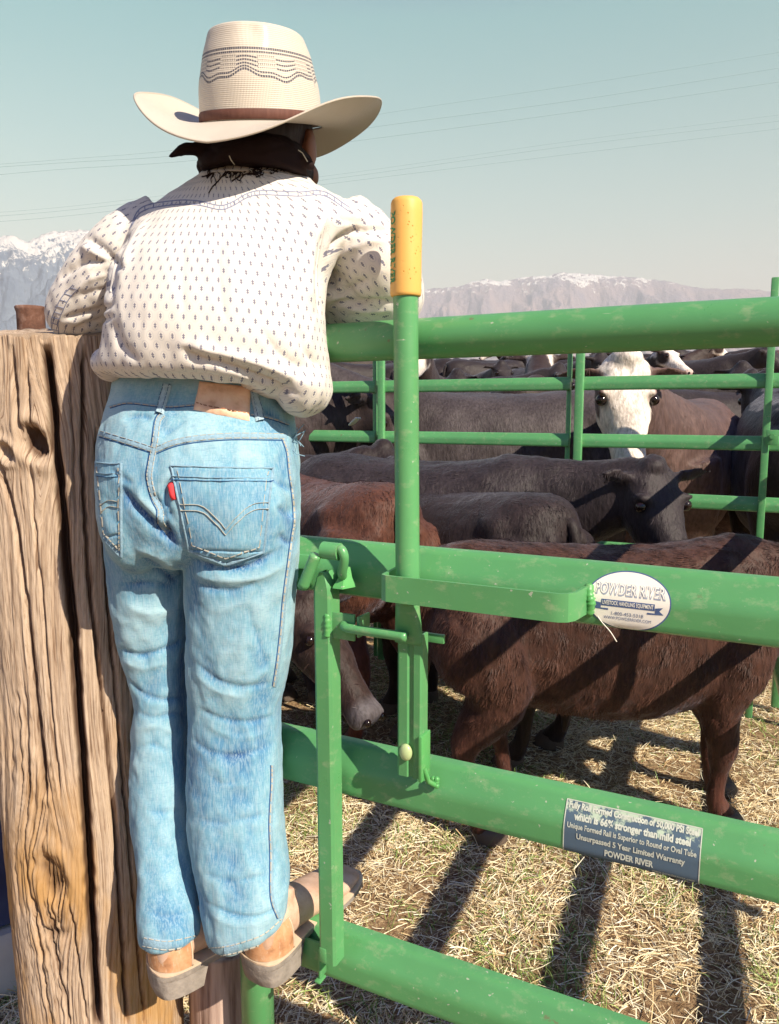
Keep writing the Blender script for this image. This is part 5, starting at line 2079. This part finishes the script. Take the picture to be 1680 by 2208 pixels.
# ---- jeans
hips = [(800, 268, 606, 1.078, .074, .05), (825, 256, 616, 1.076, .080, .05), (862, 247, 624, 1.072, .085, .05), (905, 236, 630, 1.062, .091, .04), (950, 226, 636, 1.054, .096, .02), (1020, 219, 641, 1.047, .100), (1090, 220, 643, 1.047, .099), (1150, 226, 641, 1.050, .093), (1200, 236, 638, 1.056, .082), (1222, 256, 612, 1.06, .060)]
legL = [(1120, 230, 425, 1.072, .075), (1200, 238, 418, 1.085, .074), (1300, 249, 414, 1.096, .070), (1400, 263, 412, 1.104, .066), (1470, 281, 412, 1.108, .062), (1530, 299, 411, 1.110, .060), (1600, 295, 409, 1.108, .058), (1700, 290, 408, 1.100, .058), (1800, 292, 413, 1.088, .057), (1900, 300, 423, 1.070, .056), (1980, 304, 432, 1.052, .055), (2024, 307, 437, 1.046, .054), (2044, 309, 437, 1.044, .053, -.10), (2050, 316, 430, 1.044, .046, -.10)]
legR = [(1120, 396, 645, 1.036, .084), (1200, 402, 640, 1.040, .080), (1300, 405, 634, 1.048, .074), (1400, 407, 629, 1.053, .071), (1500, 408, 613, 1.060, .067), (1560, 409, 602, 1.062, .063), (1650, 410, 603, 1.060, .061), (1750, 408, 606, 1.054, .060), (1850, 415, 612, 1.046, .059), (1930, 428, 620, 1.038, .058, -.08), (1985, 438, 622, 1.032, .057, -.22), (2020, 446, 618, 1.030, .056, -.32), (2040, 452, 616, 1.030, .054, -.36), (2046, 462, 606, 1.030, .046, -.36)]
jp = [rows_loft(hips, 80, 5, 2.3), rows_loft(legL, 56, 5, 2.3), rows_loft(legR, 56, 5, 2.3)]
jp.append(ellipsoid(at(498, 1105, .992), .070, .045, .085, None, 30, 20))       # seat
jp.append(ellipsoid(at(290, 1105, 1.012), .045, .045, .080, None, 30, 20))
V, F, E = voxel_union(jp, .0029, 6)
N = vnormals(V, F)
if np.mean(N[:, 1] * (V[:, 1] - 1.06)) < 0:
    N = -N
print("jeans verts", len(V))
q = V
rid = 1 - np.abs(fbm(q * np.array([24, 24, 13]) + 3, 4)) * 2.3
V00 = V.copy()
V = V + N * (.0024 * fbm(q * 11 + 6, 3) + .0030 * np.clip(rid, -1, 1) + .0016 * fbm(q * 60 + 2, 3))[:, None]
JF = [([(258, 1048), (290, 1090), (325, 1124), (350, 1148), (392, 1186)], 11, -.010), ([(290, 1060), (330, 1100), (372, 1140)], 14, .004), ([(300, 1200), (345, 1228), (394, 1262)], 11, -.009), ([(290, 1180), (340, 1200), (392, 1236)], 12, .005), ([(270, 1262), (320, 1258), (380, 1266)], 9, -.006), ([(262, 1300), (320, 1322), (380, 1310)], 18, .004),
      ([(405, 1200), (460, 1224), (520, 1226), (560, 1212), (612, 1180)], 9, -.009), ([(410, 1232), (470, 1250), (560, 1244), (620, 1210)], 14, .006), ([(420, 1262), (500, 1274), (566, 1252)], 8, -.004), ([(330, 1060), (352, 1120), (376, 1170)], 8, -.008), ([(366, 1030), (356, 1080), (374, 1130)], 9, -.006),
      ([(250, 1396), (300, 1414), (360, 1398), (406, 1372)], 10, -.009), ([(258, 1420), (310, 1440), (370, 1424)], 14, .006), ([(262, 1452), (300, 1492), (352, 1510), (404, 1500)], 10, -.008), ([(280, 1530), (330, 1548), (380, 1538), (406, 1550)], 9, -.006), ([(290, 1575), (340, 1566), (390, 1588)], 10, .004), ([(292, 1616), (330, 1606), (372, 1626)], 8, -.004),
      ([(412, 1420), (460, 1462), (520, 1482), (590, 1470)], 10, -.007), ([(414, 1446), (470, 1490), (540, 1504)], 12, .005), ([(416, 1520), (470, 1548), (540, 1556), (600, 1540)], 9, -.006), ([(412, 1590), (450, 1620), (520, 1628), (596, 1600)], 9, -.005), ([(440, 1560), (510, 1590), (590, 1578)], 10, .004), ([(430, 1660), (480, 1690), (520, 1684)], 8, -.003), ([(530, 1300), (556, 1380), (580, 1450)], 10, -.004),
      ([(570, 1000), (600, 1040), (640, 1060)], 8, -.004), ([(596, 1090), (620, 1110), (646, 1112)], 7, -.004), ([(600, 1150), (622, 1170), (644, 1164)], 7, -.004), ([(560, 880), (600, 900), (636, 930)], 8, -.004), ([(262, 905), (300, 895), (330, 905)], 7, -.004), ([(400, 905), (380, 920), (350, 940)], 6, -.003), ([(240, 1010), (262, 1030), (290, 1046)], 7, -.003),
      ([(300, 1740), (340, 1752), (400, 1744)], 9, -.003), ([(418, 1760), (470, 1776), (520, 1768), (596, 1750)], 9, -.0035), ([(430, 1880), (500, 1900), (600, 1880)], 9, -.003), ([(440, 1944), (500, 1972), (560, 1976), (612, 1950)], 7, -.007), ([(444, 1964), (500, 1994), (570, 1990)], 8, .004), ([(306, 1960), (350, 1976), (420, 1964)], 7, -.003)]
for line, w, a in JF:
    if np.mean([p_[1] for p_ in line]) > 1340:
        a = a * .42
        w = w * .8
    elif np.mean([p_[1] for p_ in line]) > 1190:
        a = a * .65
    V = fold(V, N, line, w, a)
V = laplace(V, E, 1)
wear = np.sum((V - V00) * N, axis=1)
wear = np.clip(wear / .006, -1, 1)
t = NT("faded_denim", .85, .15)
o_ = t.tc()
tw1 = t.noise(t.mapping(o_, (520, 520, 60)), 1, 3, .7)
tw2 = t.noise(t.mapping(o_, (120, 120, 900)), 1, 2, .6)
fade = t.noise(t.mapping(o_, (9, 9, 4)), 1, 5, .6)
slub = t.noise(t.mapping(o_, (260, 260, 22)), 1, 3, .6)
wr_ = t.attr('wear', 'Fac')
fw = t.math('ADD', t.math('MULTIPLY', fade, .75), t.math('MULTIPLY', t.math('ADD', wr_, .55), .28))
c = t.ramp(fw, [(.30, (.018, .080, .24)), (.46, (.075, .225, .39)), (.60, (.17, .36, .47)), (.76, (.32, .50, .57))])
c = t.mix(t.ramp(tw1, [(.44, 0), (.62, .50)]), c, (.36, .50, .58))
c = t.mix(t.ramp(slub, [(.50, 0), (.72, .32)]), c, (.34, .49, .58))
c = t.mix(t.ramp(tw2, [(.30, .30), (.48, 0)]), c, (.05, .16, .34))
t.color(c)
t.normal(t.bump(tw1, .3, .0012, t.bump(slub, .25, .0015)))
t.b.inputs['Sheen Weight'].default_value = .12
DENIM = t.m
jeans = link("jeans", V, F, DENIM, person)
ad = jeans.data.attributes.new("wear", "FLOAT", "POINT")
ad.data.foreach_set("value", wear.astype(np.float32))
jbvh = BVHTree.FromPolygons([tuple(v) for v in V], [tuple(int(i) for i in f) for f in F])
PALED = plain("worn_seam_denim", (.23, .36, .46), .85, .15, .4, 260, .3)
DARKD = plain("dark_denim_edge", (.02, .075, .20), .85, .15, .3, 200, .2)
THREAD = plain("tan_thread", (.42, .40, .34), .7, .2, .15, 200)


def seam(name, line, w=11, parent=jeans, rows=2, dark=True, k=8):
    s = band(jbvh, name, line, w, .0013, PALED, parent, k=k, nx=4)
    if s is None:
        return
    for f in ([-.36, .36] if rows == 2 else [.36]):
        ln = spline(line, 3)
        T = np.gradient(ln, axis=0)
        T /= np.linalg.norm(T, axis=1)[:, None]
        off = ln + np.stack([-T[:, 1], T[:, 0]], 1) * w * f
        V_, F_ = ribbon(jbvh, off, 1.7, .0022, k=5, dash=(4, 3))
        if len(V_) and F_:
            link("stitching", V_, F_, THREAD, s)
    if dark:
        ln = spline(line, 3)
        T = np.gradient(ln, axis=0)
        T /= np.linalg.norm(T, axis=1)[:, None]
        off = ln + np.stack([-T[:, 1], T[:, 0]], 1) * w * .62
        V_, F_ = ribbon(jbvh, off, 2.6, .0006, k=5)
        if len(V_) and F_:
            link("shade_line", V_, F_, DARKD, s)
    return s


seam("waistband_seam", [(237, 877), (276, 868), (336, 874), (370, 876), (418, 872)], 5, rows=1)
seam("waistband_seam", [(541, 893), (580, 900), (623, 914)], 5, rows=1)
seam("yoke_seam", [(216, 934), (275, 952), (331, 970)], 14)
seam("yoke_seam", [(333, 971), (377, 954), (428, 945), (495, 940), (562, 940), (617, 941)], 14)
seam("centre_seam", [(352, 894), (341, 910), (335, 954), (326, 1001), (323, 1030), (333, 1072), (346, 1099), (347, 1125), (363, 1148)], 14)
seam("side_seam", [(612, 945), (622, 975), (627, 1022), (634, 1072), (637, 1123), (632, 1157), (623, 1224), (614, 1292), (608, 1360), (600, 1430), (592, 1480)], 8, dark=True, rows=1)
seam("side_seam", [(588, 1650), (588, 1691), (584, 1774), (586, 1847), (587, 1935), (602, 1980)], 7, dark=True, rows=1)
seam("leg_hem", [(310, 2030), (363, 2038), (432, 2024)], 25, rows=2, dark=False)
seam("leg_hem", [(452, 2052), (480, 2050), (520, 2041), (571, 2022), (612, 1988)], 24, rows=2, dark=False)


def patch(bvh, poly, lift, nx=16, ny=18, edge=.10):
    """four-cornered patch (tl, tr, br, bl) draped on the cloth"""
    tl, tr, br, bl = (np.array(p_, float) for p_ in poly)
    V, F, ok = [], [], []
    for j in range(ny + 1):
        for i in range(nx + 1):
            u, v = i / nx, j / ny
            p_ = (tl * (1 - u) + tr * u) * (1 - v) + (bl * (1 - u) + br * u) * v
            h_ = cast(bvh, *p_)
            e = min(u, 1 - u, v, 1 - v)
            if h_ is None:
                V.append((0, 0, 0)); ok.append(False)
            else:
                V.append(h_[0] + h_[1] * (lift * (.05 if e < 1e-6 else 1))); ok.append(True)
    for j in range(ny):
        for i in range(nx):
            f_ = (j * (nx + 1) + i, j * (nx + 1) + i + 1, (j + 1) * (nx + 1) + i + 1, (j + 1) * (nx + 1) + i)
            if all(ok[q_] for q_ in f_):
                F.append(f_)
    V = np.array(V, float)
    us_ = sorted({i for f_ in F for i in f_})
    mp = {a: b for b, a in enumerate(us_)}
    return V[us_], [tuple(mp[i] for i in f_) for f_ in F]


def pocket(poly, point, arcs, parent):
    """poly = tl, tr, br, bl; point = bottom tip"""
    V, F = patch(jbvh, poly, .0028, 30, 34)
    pk = link("back_pocket", V, F, DENIM, parent)
    bvh = jbvh
    tl, tr, br, bl = (np.array(p_, float) for p_ in poly)
    V2, F2 = patch(jbvh, (bl, br, (br + np.array(point)) / 2 + (0, -1), (bl + np.array(point)) / 2 + (0, -1)), .0028, 20, 8)
    link("pocket_point", V2, F2, DENIM, pk)
    c0 = np.array(point, float)
    lo = .0046
    edges = [[tl, tl * .5 + bl * .5, bl], [bl, (bl + c0) / 2, c0], [c0, (br + c0) / 2, br], [br, (tr + br) / 2, tr]]
    for e_ in edges:
        V_, F_ = ribbon(jbvh, e_, 6, lo - .0008, k=8)
        if F_:
            link("pocket_edge", V_, F_, PALED, pk)
    cen = (tl + tr + br + bl) / 4
    ins = [[p_ + (cen - p_) * .13 for p_ in e_] for e_ in edges]
    for e_ in ins:
        V_, F_ = ribbon(jbvh, e_, 2.0, lo, k=10, dash=(4, 3))
        if F_:
            link("stitching", V_, F_, THREAD, pk)
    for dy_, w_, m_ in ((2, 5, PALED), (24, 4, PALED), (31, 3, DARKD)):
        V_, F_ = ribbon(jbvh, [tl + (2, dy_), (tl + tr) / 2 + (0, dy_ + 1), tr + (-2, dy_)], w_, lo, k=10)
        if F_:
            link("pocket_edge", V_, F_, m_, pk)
    for a_ in arcs:
        V_, F_ = ribbon(jbvh, a_, 2.6, lo, k=8)
        if F_:
            link("stitching", V_, F_, THREAD, pk)
    return pk


arc = [(389, 1086), (434, 1089), (461, 1109), (488, 1140)]
arc2 = [(488, 1140), (515, 1109), (546, 1087), (578, 1084)]
pk = pocket([(369, 1003), (588, 1008), (568, 1190), (408, 1186)], (488, 1217), [arc, arc2, [(a, b + 13) for a, b in arc], [(a, b + 13) for a, b in arc2]], jeans)
pocket([(210, 996), (262, 999), (262, 1150), (226, 1160)], (262, 1200), [[(219, 1092), (236, 1078), (256, 1080)], [(221, 1106), (238, 1092), (258, 1093)]], jeans)
RED = plain("red_tab", (.72, .06, .07), .7, .2, .15, 120)
V_, F_ = patch(jbvh, [(364, 1040), (377, 1038), (381, 1077), (370, 1079)], .0052, 4, 6)
link("pocket_tab", V_, F_, RED, pk)


LOOPM = plain("belt_loop_denim", (.34, .47, .55), .85, .15, .4, 260, .3)


def loop_(line, w):
    V_, F_ = ribbon(jbvh, line, w, .0042, k=6, nx=6)
    if F_:
        l_ = link("belt_loop", V_, F_, LOOPM, jeans)
        for s_ in (-.33, .33):
            V2_, F2_ = ribbon(jbvh, [(a + w * s_, b) for a, b in line], 1.8, .0052, k=8, dash=(4, 3))
            if F2_:
                link("stitching", V2_, F2_, DARKD, l_)


loop_([(362, 830), (356, 850), (350, 872), (344, 892)], 19)
loop_([(546, 838), (551, 860), (556, 884), (560, 908)], 19)
t = NT("tan_leather_patch", .65, .35)
f1 = t.noise(t.tc(), 60, 5)
t.color(t.ramp(f1, [(.3, (.56, .32, .21)), (.5, (.78, .50, .35)), (.75, (.86, .62, .46))]))
t.normal(t.bump(t.noise(t.tc(), 90, 4), .5, .002))
V_, F_ = patch(jbvh, [(430, 822), (541, 834), (538, 908), (417, 884)], .0050, 22, 16)
V_ = V_ + .0016 * fbm(V_ * 90, 3)[:, None] * np.array([0, -1, 0])
lp = link("leather_patch", V_, F_, t.m, jeans)
ln = ribbon(jbvh, [(424, 874), (460, 882), (500, 890), (534, 897)], 1.6, .0072, k=10, dash=(3, 2))
link("stitching", *ln, plain("patch_thread", (.32, .14, .07), .8), lp)
# frayed threads at the right hip
for k in range(9):
    p_ = cast(jbvh, 634 + rr.uniform(-6, 6), 940 + rr.uniform(-6, 34))
    if p_:
        e_ = p_[0] + np.array([rr.uniform(.006, .018), -.006, rr.uniform(-.012, .022)])
        link("loose_thread", *tube([p_[0], (p_[0] + e_) / 2 + rr.normal(0, .002, 3), e_], .0006, 5), PALED, jeans)

# ---- boots
t = NT("tan_boot_leather", .48, .4)
f1 = t.noise(t.tc(), 26, 5, .6)
f2 = t.noise(t.tc(), 160, 3)
c = t.ramp(f1, [(.3, (.44, .27, .18)), (.5, (.56, .37, .27)), (.72, (.64, .46, .36))])
c = t.mix(t.ramp(f2, [(.55, 0), (.75, .3)]), c, (.30, .15, .08))
t.color(c)
t.normal(t.bump(f2, .25, .001))
LEATH = t.m
t = NT("orange_tan_leather", .35, .5)
f1 = t.noise(t.tc(), 38, 6, .68)
sc_f = t.noise(t.mapping(t.tc(), (240, 240, 60)), 1, 3, .6)
t.color(t.mix(t.ramp(sc_f, [(.56, 0), (.68, .5)]), t.ramp(f1, [(.3, (.30, .14, .07)), (.5, (.52, .27, .14)), (.72, (.62, .38, .23))]), (.62, .47, .34)))
t.normal(t.bump(t.noise(t.tc(), 90, 3), .2, .001))
LEATH2 = t.m
SOLE = plain("dusty_boot_sole", (.27, .235, .205), .85, .2, .5, 70, .6)
WELT = plain("boot_welt", (.55, .42, .30), .7, .3, .2, 60)


def boot(heel, az, pitch=0, s=1.0):
    f = np.array([math.sin(az) * math.cos(pitch), math.cos(az) * math.cos(pitch), math.sin(pitch)])
    sd = np.array([math.cos(az), -math.sin(az), 0])
    u = np.cross(sd, f)
    O = np.asarray(heel)

    def w(x, y, z):
        return O + (f * x + sd * y + u * z) * s
    def ringx(x, hw, z0, z1, p=2.4, n=28):
        th = np.linspace(0, 2 * math.pi, n, endpoint=False)
        return [w(x, hw * math.copysign(abs(math.cos(a)) ** (2 / p), math.cos(a)), (z0 + z1) / 2 + (z1 - z0) / 2 * math.copysign(abs(math.sin(a)) ** (2 / p), math.sin(a))) for a in th]
    foot = [(.000, .014, .030, .060), (.006, .027, .026, .076), (.020, .032, .025, .088), (.045, .032, .025, .094), (.075, .030, .025, .090), (.105, .033, .024, .074), (.135, .037, .022, .062), (.165, .038, .021, .052), (.195, .034, .020, .044), (.215, .028, .020, .036), (.226, .018, .021, .030)]
    R_ = spline(foot, 4)
    up = [loft([ringx(*r_) for r_ in R_])]
    up.append(tube([w(.048, 0, .06), w(.058, 0, .085), w(.066, 0, .100)], [.030 * s, .025 * s, .022 * s], 24))
    V, F, E = voxel_union(up, .0028, 3)
    V = V + vnormals(V, F) * (.0012 * fbm(V * 45, 3))[:, None]
    root = link("boot", V, F, LEATH, person)
    # heel counter: a cap a hair larger than the upper
    th = np.linspace(math.pi * .5, math.pi * 1.5, 28)
    cap = []
    for z_, r_, ext in ((.026, 1.05, .062), (.045, 1.07, .060), (.062, 1.02, .052), (.072, .90, .042)):
        cap.append([w(.036 + math.cos(a) * (.0375 * r_ if True else 0) + 0, math.sin(a) * .0355 * r_, z_) for a in np.linspace(math.pi * .42, math.pi * 1.58, 32)])
    Vc_, Fc_ = loft(cap, False, closed=False)
    link("heel_counter", Vc_, Fc_, LEATH2, root)
    for sg in (0, -1):
        pts_ = [cap[i][sg] for i in range(4)]
        link("piping", *tube(spline(pts_, 5), .0014 * s, 8), WELT, root)
    # sole and heel block
    out = [(-.004, .012), (.002, .028), (.016, .036), (.045, .037), (.080, .032), (.105, .032), (.140, .039), (.170, .041), (.200, .037), (.222, .029), (.233, .016)]
    def outline(z, k=1.0, xs=None, sh=0):
        o_ = spline(out, 4)
        if xs is None:
            pts_ = [(x, y) for x, y in o_]
        else:
            q_ = np.linspace(0, 1, 16) ** 1.7
            xx = o_[0, 0] + (xs - o_[0, 0]) * q_
            pts_ = list(zip(xx, np.interp(xx, o_[:, 0], o_[:, 1])))
        L = [(x, y * k) for x, y in pts_] + [(x, -y * k) for x, y in reversed(pts_)]
        return [w(x + (sh if x < .03 else 0), y, z) for x, y in L]
    link("sole", *loft([outline(.013, .955), outline(.0138, .975), outline(.0215, .985), outline(.022, .97)]), SOLE, root, angle=R(40))
    link("welt", *loft([outline(.0222, .99), outline(.0225, 1.01), outline(.0245, 1.01), outline(.025, .98)]), WELT, root, angle=R(40))
    link("heel_block", *loft([outline(-.016, .93, .060, .005), outline(-.015, .96, .062, .004), outline(.000, .97, .066, .001), outline(.0130, .985, .070)]), SOLE, root, angle=R(40))
    return root


boot(at(548, 2100, 1.024), R(34), R(4), 1.02)
boot(at(330, 2116, 1.016), R(54), R(1), 1.0)
